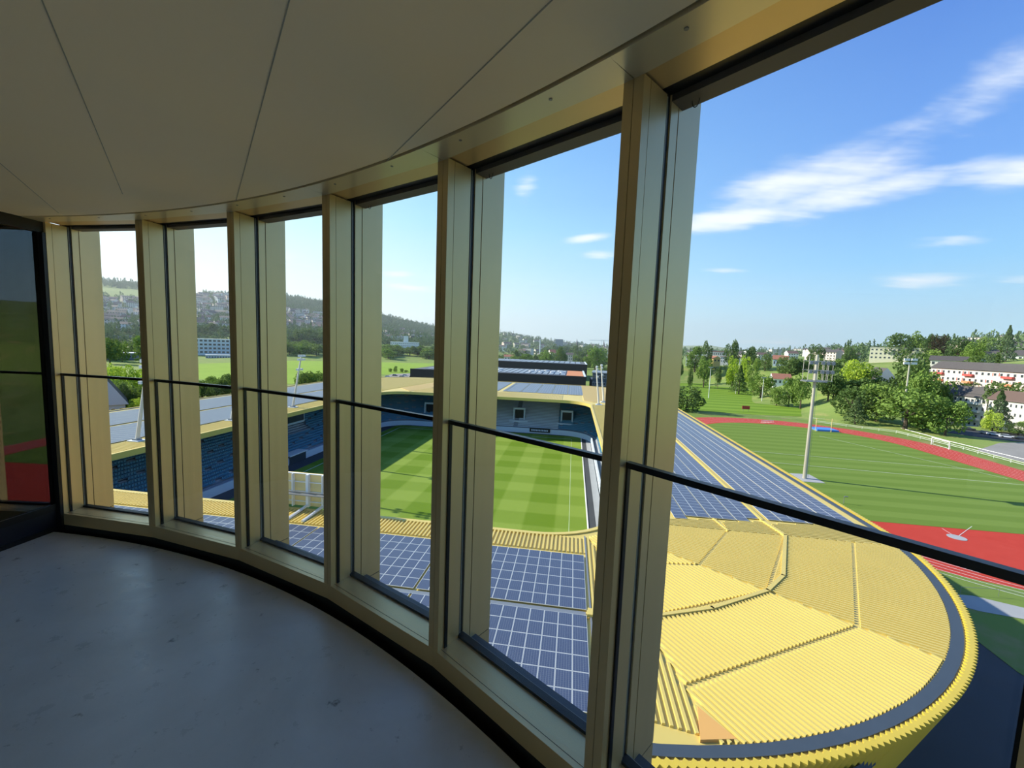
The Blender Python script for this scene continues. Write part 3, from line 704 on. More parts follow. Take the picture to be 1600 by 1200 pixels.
# ------------------------------------------------------------------ ground and terrain
COLS = {  # photo column: list of (level distance, photo row of the ground or None for z = 0)
    -250: [(700, None), (1100, 500), (1500, 470), (2000, 430), (2600, 425)],
    165: [(700, None), (950, 521), (1200, 500), (1600, 466), (1900, 448), (2100, 441), (2600, 450)],
    235: [(700, None), (950, 522), (1200, 502), (1600, 474), (1900, 455), (2100, 446), (2600, 455)],
    330: [(700, None), (950, 522), (1200, 500), (1600, 474), (1900, 462), (2200, 462), (2700, 475)],
    450: [(600, None), (1000, 523), (1300, 500), (1600, 480), (1850, 467), (2100, 467), (2600, 480)],
    505: [(600, None), (1000, 525), (1300, 508), (1600, 490), (1850, 476), (2100, 476), (2600, 485)],
    600: [(600, None), (1000, 532), (1300, 520), (1600, 507), (1850, 497), (2100, 497), (2600, 505)],
    680: [(600, None), (1000, 536), (1400, 530), (1800, 517), (2000, 514), (2400, 516), (2800, 522)],
    790: [(1000, None), (1500, 540), (2000, 526), (2300, 521), (2600, 524), (3000, 530), (3500, 532)],
    870: [(1200, None), (1800, 541), (2500, 535), (3200, 533), (3600, 535), (4000, 538), (4500, 540)],
    950: [(1200, None), (2000, 545), (3000, 544), (4000, 543), (5000, 541), (5500, 541), (6000, 543)],
    1020: [(450, None), (480, 572), (520, 566), (1500, 552), (4000, 545), (5500, 539), (6000, 541)],
    1110: [(460, None), (485, 580), (520, 568), (1500, 553), (4000, 547), (5500, 539), (6000, 543)],
    1180: [(420, None), (450, 584), (500, 570), (1500, 554), (2500, 551), (3500, 548), (4500, 549)],
    1260: [(300, None), (350, 600), (420, 580), (700, 560), (1500, 552), (2500, 550), (4500, 552)],
    1330: [(250, None), (290, 625), (350, 598), (500, 573), (900, 552), (2000, 548), (4000, 552)],
    1400: [(240, None), (290, 648), (340, 622), (372, 600), (440, 572), (700, 560), (1500, 552), (4000, 556)],
    1480: [(285, None), (330, 664), (352, 655), (362, 606), (430, 580), (900, 545), (3000, 540)],
    1540: [(300, None), (322, 676), (335, 668), (345, 608), (430, 575), (900, 540), (3000, 536)],
    1700: [(290, None), (305, 684), (318, 676), (326, 612), (430, 560), (900, 535), (3000, 530)],
}
def azof(px): r = ray(px, 556); return math.atan2(r.x, r.y)
prof_t = []
for px, L in sorted(COLS.items()):
    hor = []
    for dd, py in L:
        if py is None: z = 0.0
        else: z = at(px, py, dd).z
        hor.append((dd, z))
    prof_t.append((azof(px), hor))
prof_t = [(prof_t[0][0]-.5, [(dd, 0.0) for dd, z in prof_t[0][1]])]+prof_t+[(prof_t[-1][0]+.5, prof_t[-1][1]), (prof_t[-1][0]+.9, [(dd, 0.0) for dd, z in prof_t[-1][1]])]
def hprof(hor, r):
    if r <= hor[0][0]: return 0.0
    for (a, za), (b, zb) in zip(hor, hor[1:]):
        if r <= b:
            t = (r-a)/(b-a); return za+(zb-za)*t
    return hor[-1][1]
def terr(x, y):
    a = math.atan2(x, y); r = math.hypot(x, y)
    if a <= prof_t[0][0] or a >= prof_t[-1][0]: return 0.0
    for (a0, h0), (a1, h1) in zip(prof_t, prof_t[1:]):
        if a <= a1:
            t = (a-a0)/(a1-a0); return hprof(h0, r)*(1-t)+hprof(h1, r)*t
    return 0.0
azs = sorted(set([p[0] for p in prof_t]+list(np.linspace(prof_t[0][0]-.05, prof_t[-1][0]+.05, 260))))
azs = azs+list(np.linspace(azs[-1]+.1, azs[0]+2*math.pi-.05, 30))
rs = [0, 60, 120, 170, 200, 220, 235, 250, 265, 280, 290, 300, 310, 320, 335, 350, 365, 380, 400, 420, 440, 460, 485, 510, 550, 600, 650, 700, 800, 900, 1000, 1100, 1200, 1300, 1450, 1600, 1750, 1900, 2050, 2200, 2400, 2700, 3100, 3600, 4200, 5000, 5600, 6200, 8000]
V = []; 
for r in rs:
    for a in azs:
        x, y = r*math.sin(a), r*math.cos(a); z = terr(x, y)
        if r > 900 and z > 5: z += (math.sin(x*.013)+math.sin(y*.017+x*.005))*2.0
        V.append((x, y, z-.08))
na = len(azs); Fq = [(i*na+j, i*na+(j+1) % na, (i+1)*na+(j+1) % na, (i+1)*na+j) for i in range(len(rs)-1) for j in range(na)]
o = link(npmesh('ground', np.array(V), Fq, [terr_m]), 'ground'); tag(o, kind='structure')
for p in o.data.polygons: p.use_smooth = True
def flat(name, pts, z, m, lab=None, th=.02):
    f = MB(); P3 = [(p[0], p[1]) for p in pts]
    ar = sum(P3[i][0]*P3[(i+1) % len(P3)][1]-P3[(i+1) % len(P3)][0]*P3[i][1] for i in range(len(P3)))
    if ar < 0: P3 = P3[::-1]
    f.prism(P3, z-th, z, m, bottom=False); o = f.build(name); tag(o, kind='structure'); return o
flat('bounce_ground', [(-400, -400), (400, -400), (400, -30), (6, -30), (6, 9), (-400, 9)], .0, mat('pale bounce ground', (.62, .58, .50), .9, noise=(.3, .1)))  # unseen pale ground, added to bounce sunlight up to the ceiling
# plaza beside the stadium, grass and the running track
flat('plaza', [(8, -28), (140, -28), (140, 62), (60, 66), (34, 120), (34, 230), (-140, 230), (-140, 12), (8, 12)], -.03, asph)
TC, TN, TF = 83.5, 100.0, 163.0
def oval(r, cn=TN, cf=TF, n=40, rf=None):
    rf = rf or r
    return [(TC-r*math.cos(math.pi*i/n), cn-r*math.sin(math.pi*i/n)) for i in range(n+1)]+[(TC+rf*math.cos(math.pi*i/n), cf+rf*math.sin(math.pi*i/n)) for i in range(n+1)]
flat('track_verge', oval(58, rf=62), -.01, rough_m)
flat('running_track', oval(44.2, rf=49), .02, trackm)
f = MB()
for i, r in enumerate(np.linspace(36.3, 43.6, 7)):
    P2 = oval(r, rf=r+(r-35)*.5)
    for a, b in zip(P2, P2[1:]+P2[:1]):
        a, b = Vector(a), Vector(b)
        if (b-a).length < .01: continue
        nn = Vector((-(b-a).y, (b-a).x)).normalized()*.045; f.face([(*(a-nn), .032), (*(b-nn), .032), (*(b+nn), .032), (*(a+nn), .032)], white)
tag(f.build('lane_marking'), kind='structure')
pl_ = [p for p in oval(35.4) if p[1] > 85.7]
pl_ = [(TC+math.sqrt(35.4**2-14.3**2), 85.7)] + [p for p in pl_ if p[0] > TC] + [p for p in pl_ if p[0] <= TC] if False else pl_
o = flat('athletics_field', pl_, .05, fieldm)
f = MB(); c = on(1495, 840); f.bar((c.x, c.y, .03), (c.x, c.y, .07), 1.3, pathm, 20)
for q in (on(1480, 831), on(1510, 829)): 
    a, b = Vector((c.x, c.y)), Vector((q.x, q.y)); nn = Vector((-(b-a).y, (b-a).x)).normalized()*.035; b = a+(b-a)*1.6; f.face([(*(a-nn), .06), (*(b-nn), .06), (*(b+nn), .06), (*(a+nn), .06)], white)
tag(f.build('throwing_circle'), kind='structure')
for a_, b_ in (((52, 128.0), (119, 122.5)), ((50, 141), (118, 136)), ((96, 176), (117, 128))):
    f = MB(); a, b = Vector(a_), Vector(b_); nn = Vector((-(b-a).y, (b-a).x)).normalized()*.06; f.face([(*(a-nn), .055), (*(b-nn), .055), (*(b+nn), .055), (*(a+nn), .055)], white); tag(f.build('field_marking'), kind='structure')
flat('grass_strip', [on(*p) for p in ((1455, 888), (1475, 903), (1500, 925), (1600, 952), (1640, 958), (1640, 930), (1520, 905))], .025, rough_m)
flat('gravel_path', [on(*p) for p in ((1480, 928), (1495, 945), (1530, 955), (1640, 975), (1640, 958), (1600, 950), (1520, 931))], .03, pathm)
flat('grass_patch', [on(*p) for p in ((1490, 950), (1540, 960), (1640, 985), (1640, 1080), (1590, 1050), (1525, 1000), (1500, 985))], .02, rough_m)
flat('training_field', [on(*p) for p in ((1030, 600), (1090, 598), (1140, 600), (1200, 618), (1262, 640), (1285, 652), (1180, 648), (1090, 642), (1000, 640))], .02, field2m)
flat('court', [on(*p) for p in ((1525, 704), (1562, 692), (1680, 690), (1720, 735), (1600, 722))], .03, asph2)
flat('road', [on(*p) for p in ((1480, 676), (1500, 670), (1720, 688), (1720, 694), (1590, 690), (1530, 683))], .02, asph)
flat('meadow', [on(*p) for p in ((290, 569), (460, 563.5), (680, 565), (700, 585), (600, 585), (455, 600), (300, 592))], .02, meadow_m)
flat('parking_lot', [on(*p) for p in ((598, 590), (612, 584.5), (700, 581), (700, 592), (600, 596))], .05, asph2)
f = MB(); c = on(1290, 617)

# fences
def fence(pts, h, label, name='fence', rails=(1.0,), sp=3.0, r=.04, m=None):
    m = m or white; E_ = empty(name, (pts[0][0], pts[0][1], 0)); tag(E_, label, 'fence')
    for i, zf in enumerate(rails):
        f = MB()
        for a, b in zip(pts, pts[1:]): f.bar((a[0], a[1], h*zf), (b[0], b[1], h*zf), r, m, 4)
        part(f, 'rail', E_)
    for a, b in zip(pts, pts[1:]):
        L = math.hypot(b[0]-a[0], b[1]-a[1]); n = max(1, int(L/sp))
        for i in range(n):
            x, y = a[0]+(b[0]-a[0])*i/n, a[1]+(b[1]-a[1])*i/n; f = MB(); f.bar((x, y, 0), (x, y, h), r*.8, m, 4); part(f, 'post', E_)
fence([(p.x, p.y) for p in (on(1275, 661), on(1400, 677), on(1505, 703), on(1640, 740))], 1.1, 'white rail fence along the outer bend of the red running track', rails=(1.0, .5), sp=5, r=.06)
fence([(p.x, p.y) for p in (on(1270, 654), on(1400, 668), on(1480, 690), on(1620, 724))], .35, 'low pale kerb rail between running track and rough meadow', rails=(1.0,), sp=12, r=.12)
fence([(p.x, p.y) for p in (on(1090, 648), on(1180, 652), on(1290, 660))], 1.1, 'grey mesh fence between the training field and the red track', rails=(1.0, .5), sp=5, r=.03, m=greym)
fence([(p.x, p.y) for p in (on(1500, 928), on(1560, 932), on(1620, 945))], 1.0, 'thin grey fence on the grass strip beside the curved track lanes', rails=(1.0,), sp=3, r=.025, m=greym)
fence([(p.x, p.y) for p in (on(598, 563.5), on(640, 569), on(690, 573))], 1.0, 'dark fence line at the forest edge of the meadow', rails=(1.0,), sp=30, r=.05, m=greym)

# floodlight tower beside the athletics field
c = on(1257, 748); T_ = empty('floodlight_tower', c); tag(T_, 'tall round floodlight tower with a lattice lamp platform beside the athletics field', 'floodlight tower')
f = MB(); f.bar(c, c+Vector((0, 0, 31.3)), .48, polem, 12, .30); part(f, 'pole', T_)
f = MB()
for zz2 in (24.9, 27.4, 29.6):
    f.box(c.x-2.6, c.x+3.2, c.y-1.5, c.y-1.35, zz2, zz2+.14, polem); f.box(c.x-2.6, c.x+3.2, c.y+.9, c.y+1.05, zz2, zz2+.14, polem)
f.box(c.x-2.8, c.x+2.0, c.y-1.6, c.y+1.1, 24.6, 24.8, greym)
for x in (-2.4, -1.2, 1.0, 2.0, 3.0):
    f.bar((c.x+x, c.y-1.4, 24.8), (c.x+x, c.y-1.4, 31), .07, polem, 5); f.bar((c.x+x, c.y+1.0, 24.8), (c.x+x, c.y+1.0, 30.6), .07, polem, 5)
part(f, 'platform', T_)
for i, x in enumerate((-2.1, -1.0, .6, 1.7, 2.8)):
    for zz2 in (27.0, 29.2):
        f = MB(); f.box(c.x+x-.35, c.x+x+.35, c.y-1.9, c.y-1.4, zz2-.3, zz2+.45, greym); part(f, 'floodlight', T_)
f = MB(); f.bar(c+Vector((.55, -.4, .5)), c+Vector((.45, -.4, 24.5)), .03, greym, 4); part(f, 'ladder', T_)
f = MB(); f.prism([(c.x-1.6, c.y-3), (c.x+3.2, c.y-3), (c.x+3.2, c.y+4), (c.x-1.6, c.y+4)], .02, .12, pathm); part(f, 'foundation', T_)
c = at(1416.5, 606, 272); T_ = empty('floodlight_tower', (c.x, c.y, terr(c.x, c.y))); tag(T_, 'distant pale floodlight pole with a cluster of lamps before the white gabled house', 'floodlight tower')
f = MB(); f.bar((c.x, c.y, terr(c.x, c.y)), (c.x, c.y, at(1418, 566, 272).z), .42, polem, 8, .3); part(f, 'pole', T_)
zt_ = at(1418, 566, 272).z
for s_ in (-2.2, -.9, 1.0, 2.3):
    for zz2 in (-.5, 1.2):
        f = MB(); f.box(c.x+s_-.5, c.x+s_+.5, c.y-.6, c.y, zt_+zz2-.5, zt_+zz2+.6, white); part(f, 'floodlight', T_)
for i, (px, y1, y0, lab) in enumerate(((1107, 574, 622, 'behind the round roadside tree'), (1149.5, 585, 615, 'before the yellow gable'), (1190, 590, 628, 'at the field corner by the trees'), (1078, 582, 597, 'on the slope below the school'))):
    c = on(px, y0); h = at(px, y1, math.hypot(c.x, c.y)).z; T_ = empty('light_pole', c); tag(T_, 'thin pale light pole on the training field ' + lab, 'light pole', 'light poles on the training field')
    f = MB(); f.bar(c, (c.x, c.y, h), .22, white, 6, .14); part(f, 'pole', T_)
    f = MB(); f.box(c.x-1.4, c.x+1.4, c.y-.2, c.y+.2, h-.2, h+.4, polem); part(f, 'floodlight', T_)

# athletics equipment
c = on(1287, 672.5); M_ = empty('landing_mat', c); tag(M_, 'blue high-jump landing mat on the bend of the red track', 'mat')
f = MB(); f.box(c.x-4.2, c.x+4.0, c.y-3.2, c.y+3.2, .0, .8, bluemat); part(f, 'mat', M_)
f = MB(); f.box(c.x-4.4, c.x+4.2, c.y-3.4, c.y+3.4, .0, .25, greym); part(f, 'pallet', M_)
for s_ in (-5, 0.8):
    f = MB(); f.bar((c.x+s_, c.y-3.6, 0), (c.x+s_, c.y-3.6, 5.6), .12, yelw, 6)
    o = f.build('jump_upright'); tag(o, 'pale upright pole beside the blue landing mat, ' + ('nearer the floodlight tower' if s_ < 0 else 'farther from the floodlight tower'), 'pole')
a, b = on(1455, 694.5), on(1482.5, 702.5); M_ = empty('football_goal', a); tag(M_, 'white football goal frame behind the red track', 'goal')
f = MB(); h = 2.6; back = Vector((1.4, 1.2, 0))
for p in (a, b): f.bar(p, p+Vector((0, 0, h)), .13, white, 6); f.bar(p+Vector((0, 0, h)), p+back+Vector((0, 0, .05)), .07, white, 5)
f.bar(a+Vector((0, 0, h)), b+Vector((0, 0, h)), .13, white, 6); f.bar(a+back, b+back, .07, white, 5); part(f, 'goal_frame', M_)
c = on(1165, 643); M_ = empty('field_scoreboard', c); tag(M_, 'small red scoreboard on two posts beside the striped training field', 'scoreboard')
f = MB(); f.box(c.x-1.9, c.x+1.9, c.y-.1, c.y+.1, 1.3, 3.0, redb); part(f, 'board', M_)
for s_ in (-1.3, 1.3): f = MB(); f.bar((c.x+s_, c.y, 0), (c.x+s_, c.y, 1.4), .07, greym, 5); part(f, 'post', M_)
for i in range(7):
    c = on(1192+i*2.3, 661-i*.1); f = MB()
    for s_ in (-.6, .6): f.bar((c.x+s_, c.y, 0), (c.x+s_, c.y, 1.1), .05, white, 4); f.bar((c.x+s_, c.y, .05), (c.x+s_, c.y+.7, .05), .05, white, 4)
    f.box(c.x-.6, c.x+.6, c.y-.03, c.y+.03, .95, 1.15, white); o = f.build('hurdle'); tag(o, 'white hurdle parked with others on the far bend of the red track', 'hurdle', 'hurdles on the far bend')
c = on(1318, 787); M_ = f = MB(); f.bar(c, c+Vector((0, 0, 1.6)), .06, greym, 6); f.box(c.x, c.x+.7, c.y-.1, c.y+.1, 1.5, 1.65, greym); tag(f.build('standpipe'), 'short grey bent pipe standing on the athletics field edge beside the roof', 'pipe')

# ------------------------------------------------------------------ trees
def crown(n, q, kind='round', nsub=14, seed=1):
    r = np.random.default_rng(seed)
    if kind == 'cone':
        zc = r.uniform(.06, 1, n)**1.0; ang = r.uniform(0, 2*math.pi, n); tier = .82+.18*np.sin(zc*38)
        rad = (1-zc)*.5*tier*np.sqrt(r.uniform(.35, 1, n))+.015
        C = np.stack([rad*np.cos(ang), rad*np.sin(ang), zc], 1)
    elif kind == 'column':
        zc = r.uniform(.08, 1, n); ang = r.uniform(0, 2*math.pi, n); rad = .5*np.sqrt(np.clip(1-np.abs(zc*2-.95)**2.2, .02, 1))*np.sqrt(r.uniform(.5, 1, n))
        C = np.stack([rad*np.cos(ang), rad*np.sin(ang), zc], 1)
    else:
        sub = []
        for _ in range(nsub):
            a = r.uniform(0, 2*math.pi); e = r.uniform(-.95, 1); rr = .30*math.sqrt(1-min(1, e*e*.75))
            sub.append((rr*math.cos(a), rr*math.sin(a), .48+.35*e, r.uniform(.13, .20)))
        sub.append((0, 0, .54, .30)); sub = np.array(sub); wgt = sub[:, 3]**2; idx = r.choice(len(sub), n, p=wgt/wgt.sum())
        dv_ = r.normal(size=(n, 3)); dv_ /= np.linalg.norm(dv_, axis=1)[:, None]; s_ = sub[idx]
        C = s_[:, :3]+dv_*s_[:, 3:4]*np.cbrt(r.uniform(.45, 1, n))[:, None]; C[:, 2] = np.clip(C[:, 2], .07, 1.0)
    U = r.normal(size=(n, 3)); U /= np.linalg.norm(U, axis=1)[:, None]; T = r.normal(size=(n, 3)); T -= (T*U).sum(1)[:, None]*U; T /= np.linalg.norm(T, axis=1)[:, None]
    sz = q*r.uniform(.6, 1.3, n)[:, None]
    V = np.stack([C-U*sz-T*sz*.7, C+U*sz-T*sz*.6, C+U*sz*.9+T*sz*.7, C-U*sz*.8+T*sz*.6], 1).reshape(-1, 3)
    return V, np.arange(4*n).reshape(-1, 4)
TPL = {}
def tpl(key, leaf, kind, n, q, seed):
    if key in TPL: return TPL[key]
    V, F_ = crown(n, q, kind, 14, seed); cm = npmesh('crown', V, F_, [leaf])
    t = MB(); t.bar((0, 0, -.02), (0, 0, .5), .035, trunkm, 6, .015)
    if kind == 'round':
        for a in range(4): t.bar((0, 0, .28), (.2*math.cos(a*1.6), .2*math.sin(a*1.6), .55), .014, trunkm, 4, .006)
    TPL[key] = (cm, t.data('trunk')); return TPL[key]
LEAF = dict(A=leafA, B=leafB, C=leafC, D=leafD, E=leafE, F=leafF)
TREES = []
def tree(px, ytop, wpx, r, kind='A', shape='round', label=None, group=None, name=None, ybot=None, hi=True, category='tree'):
    top = at(px, ytop, r); x, y = top.x, top.y
    zb = terr(x, y)
    if ybot is not None: zb = at(px, ybot, r).z
    h = max(top.z-zb, 2.0); wd = wpx*at(px, ytop, r).to_2d().length/math.hypot(px-800, FPX)*1.0
    v = len(TREES) % 3
    cm, tm = tpl((kind, shape, hi, v), LEAF[kind], shape, 2600 if hi else 800, .021 if hi else .036, 11+v*7+ord(kind))
    o = empty(name or ('conifer' if shape == 'cone' else 'tree'), (x, y, zb), RNG.uniform(0, 6.28)); o.scale = (wd/.92, wd/.92, h/.98)
    c = link(cm, 'crown', o); t = link(tm, 'trunk', o)
    tag(o, label, category, group); TREES.append(o); return o
tree(1076, 596, 56, 235, 'B', label='big round dark tree at the roadside beside the solar roof', ybot=644)
named = [
 (1106, 529, 17, 470, 'B', 'round', 'dark round tree on the skyline above the school roofs'),
 (1145, 530.5, 24, 470, 'B', 'round', 'tall round tree on the skyline behind the yellow gable'),
 (1088, 541, 32, 480, 'A', 'round', 'wide light green tree behind the long white school'),
 (1062, 541, 18, 430, 'B', 'round', 'dark tree at the end of the school beside the window fin'),
 (1174, 541, 28, 470, 'B', 'round', 'broad dark tree right of the school row'),
 (1198, 548, 20, 460, 'B', 'round', 'dark tree between the school and the red roofs'),
 (1103, 556, 24, 400, 'A', 'round', 'pointed green tree on the slope before the school'),
 (1124, 571, 10, 392, 'B', 'round', 'small dark shrub tree alone on the grassy slope'),
 (1081, 570, 10, 395, 'B', 'round', 'small dark tree alone on the slope below the school'),
 (1148, 557, 22, 400, 'C', 'round', 'pale lime tree before the yellow gabled house'),
 (1166, 557, 20, 395, 'C', 'round', 'pale lime tree, partner of the one before the yellow gable'),
 (1181, 560, 24, 380, 'A', 'round', 'grey green tree behind the dark pointed one'),
 (1158, 572, 30, 360, 'B', 'cone', 'dark conifer at the corner of the training field'),
 (1192, 582, 38, 330, 'A', 'round', 'big round tree hiding the end of the training field'),
 (1236, 552, 40, 420, 'B', 'round', 'wide dark tree behind the brown roofed white house'),
 (1277, 536, 25, 480, 'B', 'round', 'very dark tree on the skyline above the lattice platform'),
 (1216, 602, 24, 300, 'A', 'round', 'small olive tree in the row behind the training field'),
 (1236, 590, 26, 300, 'A', 'round', 'middle tree in the row behind the training field'),
 (1256, 583, 30, 295, 'A', 'round', 'larger tree at the tower end of the row behind the field'),
 (1300, 566, 36, 300, 'B', 'round', 'tall dark tree behind the floodlight tower platform'),
 (1341, 560, 42, 330, 'C', 'round', 'yellow green crowned tree before the modern block'),
 (1330, 538, 22, 520, 'B', 'round', 'skyline tree left of the modern block'),
 (1366, 572, 34, 330, 'A', 'round', 'tree between the yellow crown and the gabled house'),
 (1335, 600, 60, 262, 'B', 'round', 'massive dark tree beside the track bend'),
 (1306, 585, 34, 300, 'B', 'round', 'dark ash green tree just right of the floodlight tower'),
 (1340, 622, 38, 250, 'E', 'cone', 'conifer at the front of the trackside trees'),
 (1376, 600, 64, 262, 'A', 'round', 'broad tree in the middle of the trackside trees'),
 (1422, 605, 86, 252, 'A', 'round', 'largest bushy tree on the meadow behind the track'),
 (1485, 618, 54, 250, 'A', 'round', 'round tree standing free beside the road with visible trunk'),
 (1450, 632, 44, 262, 'B', 'round', 'dark tree filling the gap beside the largest bushy tree'),
 (1555, 642, 30, 282, 'C', 'round', 'small bright lime tree beside the parked cars'),
 (1566, 612, 44, 292, 'E', 'cone', 'dark conifer before the white apartment block'),
 (1594, 658, 34, 284, 'A', 'round', 'green tree at the end of the parked cars'),
 (1432, 545, 62, 330, 'B', 'round', 'big dark tree mass behind the distant floodlight pole'),
 (1445, 572, 46, 300, 'A', 'round', 'mid green tree beside the red balcony apartments'),
 (1412, 514, 48, 560, 'B', 'round', 'widest old tree on the skyline above the modern block'),
 (1438, 517, 28, 560, 'A', 'round', 'airy tree beside the widest skyline tree'),
 (1454, 521, 20, 550, 'B', 'round', 'tree squeezed before the copper skyline tree'),
 (1470, 522, 28, 540, 'D', 'round', 'dark copper leaved tree on the skyline'),
 (1500, 524, 34, 500, 'E', 'round', 'tall pine on the skyline left of the hill houses'),
 (1579, 510, 28, 480, 'E', 'cone', 'tall spruce above the hill house roof'),
 (1545, 527, 30, 520, 'A', 'round', 'light tree between pine and spruce on the hill'),
 (1528, 534, 28, 480, 'A', 'round', 'green tree above the grey hill roofs'),
 (1538, 552, 48, 400, 'B', 'round', 'round dark shrub behind the red balcony apartments'),
 (1572, 587, 58, 328, 'B', 'round', 'dense dark tree between the two apartment blocks'),
 (1506, 594, 46, 352, 'B', 'round', 'low hedge tree above the brown apartment roof'),
]
for t in named: 
    lab = t[6].replace(' right of', ' beside').replace(' left of', ' beside').replace('just right', 'just beside'); tree(*t[:6], label=lab)
# belts of trees
def belt(n, pxs, ytf, wr, rr, kinds, lab, grp, shape='round', hi=False, yj=4, ybot=None):
    for i in range(n):
        px = RNG.uniform(*pxs); k = kinds[int(RNG.integers(len(kinds)))]; r = RNG.uniform(*rr)
        yt = ytf(px)+RNG.uniform(-yj, yj)*.5
        tree(px, yt, RNG.uniform(*wr), r, k, shape, lab, grp, hi=hi, ybot=ybot)
belt(16, (1262, 1480), lambda p: 592, (26, 44), (300, 330), 'ABB', 'green tree packed in the belt behind the trackside trees', 'trees in the belt behind the track')
belt(12, (1240, 1345), lambda p: 560, (18, 30), (420, 480), 'AB', 'tree among the small houses on the plateau', 'trees among the plateau houses')
belt(10, (1380, 1600), lambda p: 545, (20, 34), (480, 600), 'AB', 'tree on the hillside between the villas', 'trees between the hillside villas')
belt(30, (782, 960), lambda p: 553+3*math.sin(p*.2), (14, 26), (640, 760), 'ABB', 'tree in the park belt behind the exhibition halls', 'trees in the belt behind the exhibition halls', yj=12)
belt(16, (785, 960), lambda p: 541, (12, 20), (900, 1100), 'BF', 'tree in the far row of the park belt', 'trees in the far row of the park belt', yj=8)
for px, yt, wd, k, lab in ((932, 539, 40, 'A', 'large round tree beside the stadium masts'), (917, 558, 16, 'A', 'rounded clipped tree behind the hall end'), (855, 547, 24, 'A', 'tree with lit top behind the halls'), (878, 541, 20, 'B', 'dark tree below the tower block'), (825, 553, 26, 'A', 'wide tree behind the back hall'), (805, 555, 26, 'A', 'bushy tree behind the back hall beside the fin'), (948, 575, 16, 'C', 'lime tree behind the leaning masts')):
    tree(px, yt, wd, 600, k, label=lab)
# trees behind the long stand
belt(26, (596, 690), lambda p: 541+(p-596)*.06, (20, 30), (640, 760), 'AB', 'round tree at the wood edge above the bright meadow', 'trees at the wood edge above the meadow', yj=10)
belt(22, (440, 512), lambda p: 536, (16, 24), (640, 760), 'AB', 'round tree along the wood edge before the steep forest', 'trees along the wood edge before the forest', yj=10)
belt(14, (440, 512), lambda p: 516, (18, 26), (800, 950), 'BF', 'tree in the second row of the valley wood', 'trees in the second row of the valley wood', yj=10)
belt(12, (150, 240), lambda p: 530, (22, 34), (520, 700), 'AB', 'tree between the valley houses below the hill', 'trees between the valley houses', yj=10)
belt(10, (300, 362), lambda p: 507, (16, 24), (900, 1000), 'BF', 'tree in the dark row behind the long office block', 'trees behind the office block', yj=6)
belt(8, (155, 235), lambda p: 572, (26, 44), (210, 240), 'C', 'bright sunlit bush behind the long stand roof', 'sunlit bushes behind the stand roof', hi=True, yj=8)
belt(9, (150, 238), lambda p: 592, (30, 44), (185, 205), 'BA', 'dark tree behind the long stand roof', 'dark trees behind the stand roof', hi=True, yj=12)
belt(9, (295, 362), lambda p: 590, (22, 34), (230, 260), 'BA', 'dark tree below the bright meadow beside the stand roof', 'trees below the meadow', hi=True, yj=12)
belt(10, (442, 512), lambda p: 581, (20, 34), (250, 290), 'BA', 'bush in the dark hedge between meadow and stand roof', 'bushes between meadow and stand roof', hi=True, yj=8)
tree(352, 578, 26, 240, 'B', label='dark shrub tree overlapping the bright meadow')
tree(212, 606+16, 34, 170, 'C', label='bright bush behind the white gabled house', ybot=655)
for px in (610, 618, 635, 628): tree(px, 572+(px % 3)*3, 8, 420, 'A', label='small young tree standing in the parking lot beyond the roof', group='young trees in the parking lot', hi=False)
# far forest, beyond counting
def blob_forest(n, sampler, name, label, leaf, szr):
    VS = []; tp = [crown(70, .075, k_, 9, 50+q_)[0] for q_, k_ in enumerate(('round', 'round', 'round', 'column', 'cone'))]
    for i in range(n):
        x, y, z = sampler(); s_ = RNG.uniform(*szr); k_ = int(RNG.integers(5)); hh = s_*(1.9 if k_ < 3 else 2.6)*RNG.uniform(.8, 1.2); wq = s_*(2.3 if k_ < 3 else 1.3)
        a = RNG.uniform(0, 6.28); p = tp[k_]; VS.append(np.stack([(p[:, 0]*math.cos(a)-p[:, 1]*math.sin(a))*wq+x, (p[:, 0]*math.sin(a)+p[:, 1]*math.cos(a))*wq+y, p[:, 2]*hh+z-s_*.2], 1))
    V_ = np.concatenate(VS); o = link(npmesh(name, V_, np.arange(len(V_)).reshape(-1, 4), [leaf]), name); tag(o, label, 'forest', kind='stuff'); return o
def samp(zones):
    wts = np.array([z[4] for z in zones], float); wts /= wts.sum()
    def f_():
        z = zones[int(RNG.choice(len(zones), p=wts))]; px = RNG.uniform(z[0], z[1]); r = RNG.uniform(z[2], z[3]); a = azof(px); x, y = r*math.sin(a), r*math.cos(a); return x, y, terr(x, y)
    return f_
blob_forest(6500, samp([(120, 250, 1900, 2200, 7), (120, 250, 1300, 1650, 3), (120, 250, 800, 1250, 5), (320, 370, 1850, 2300, 3), (300, 370, 850, 1800, 5), (430, 520, 1500, 2150, 16), (430, 520, 820, 1500, 7), (585, 700, 1350, 2150, 22), (585, 700, 880, 1350, 12), (775, 960, 1700, 2400, 12), (775, 960, 1100, 1800, 9), (990, 1330, 900, 2400, 8), (1300, 1640, 560, 1600, 12)]),
            'hill_forest', 'dense mixed forest and garden trees covering the distant hills', leafF, (5, 9))
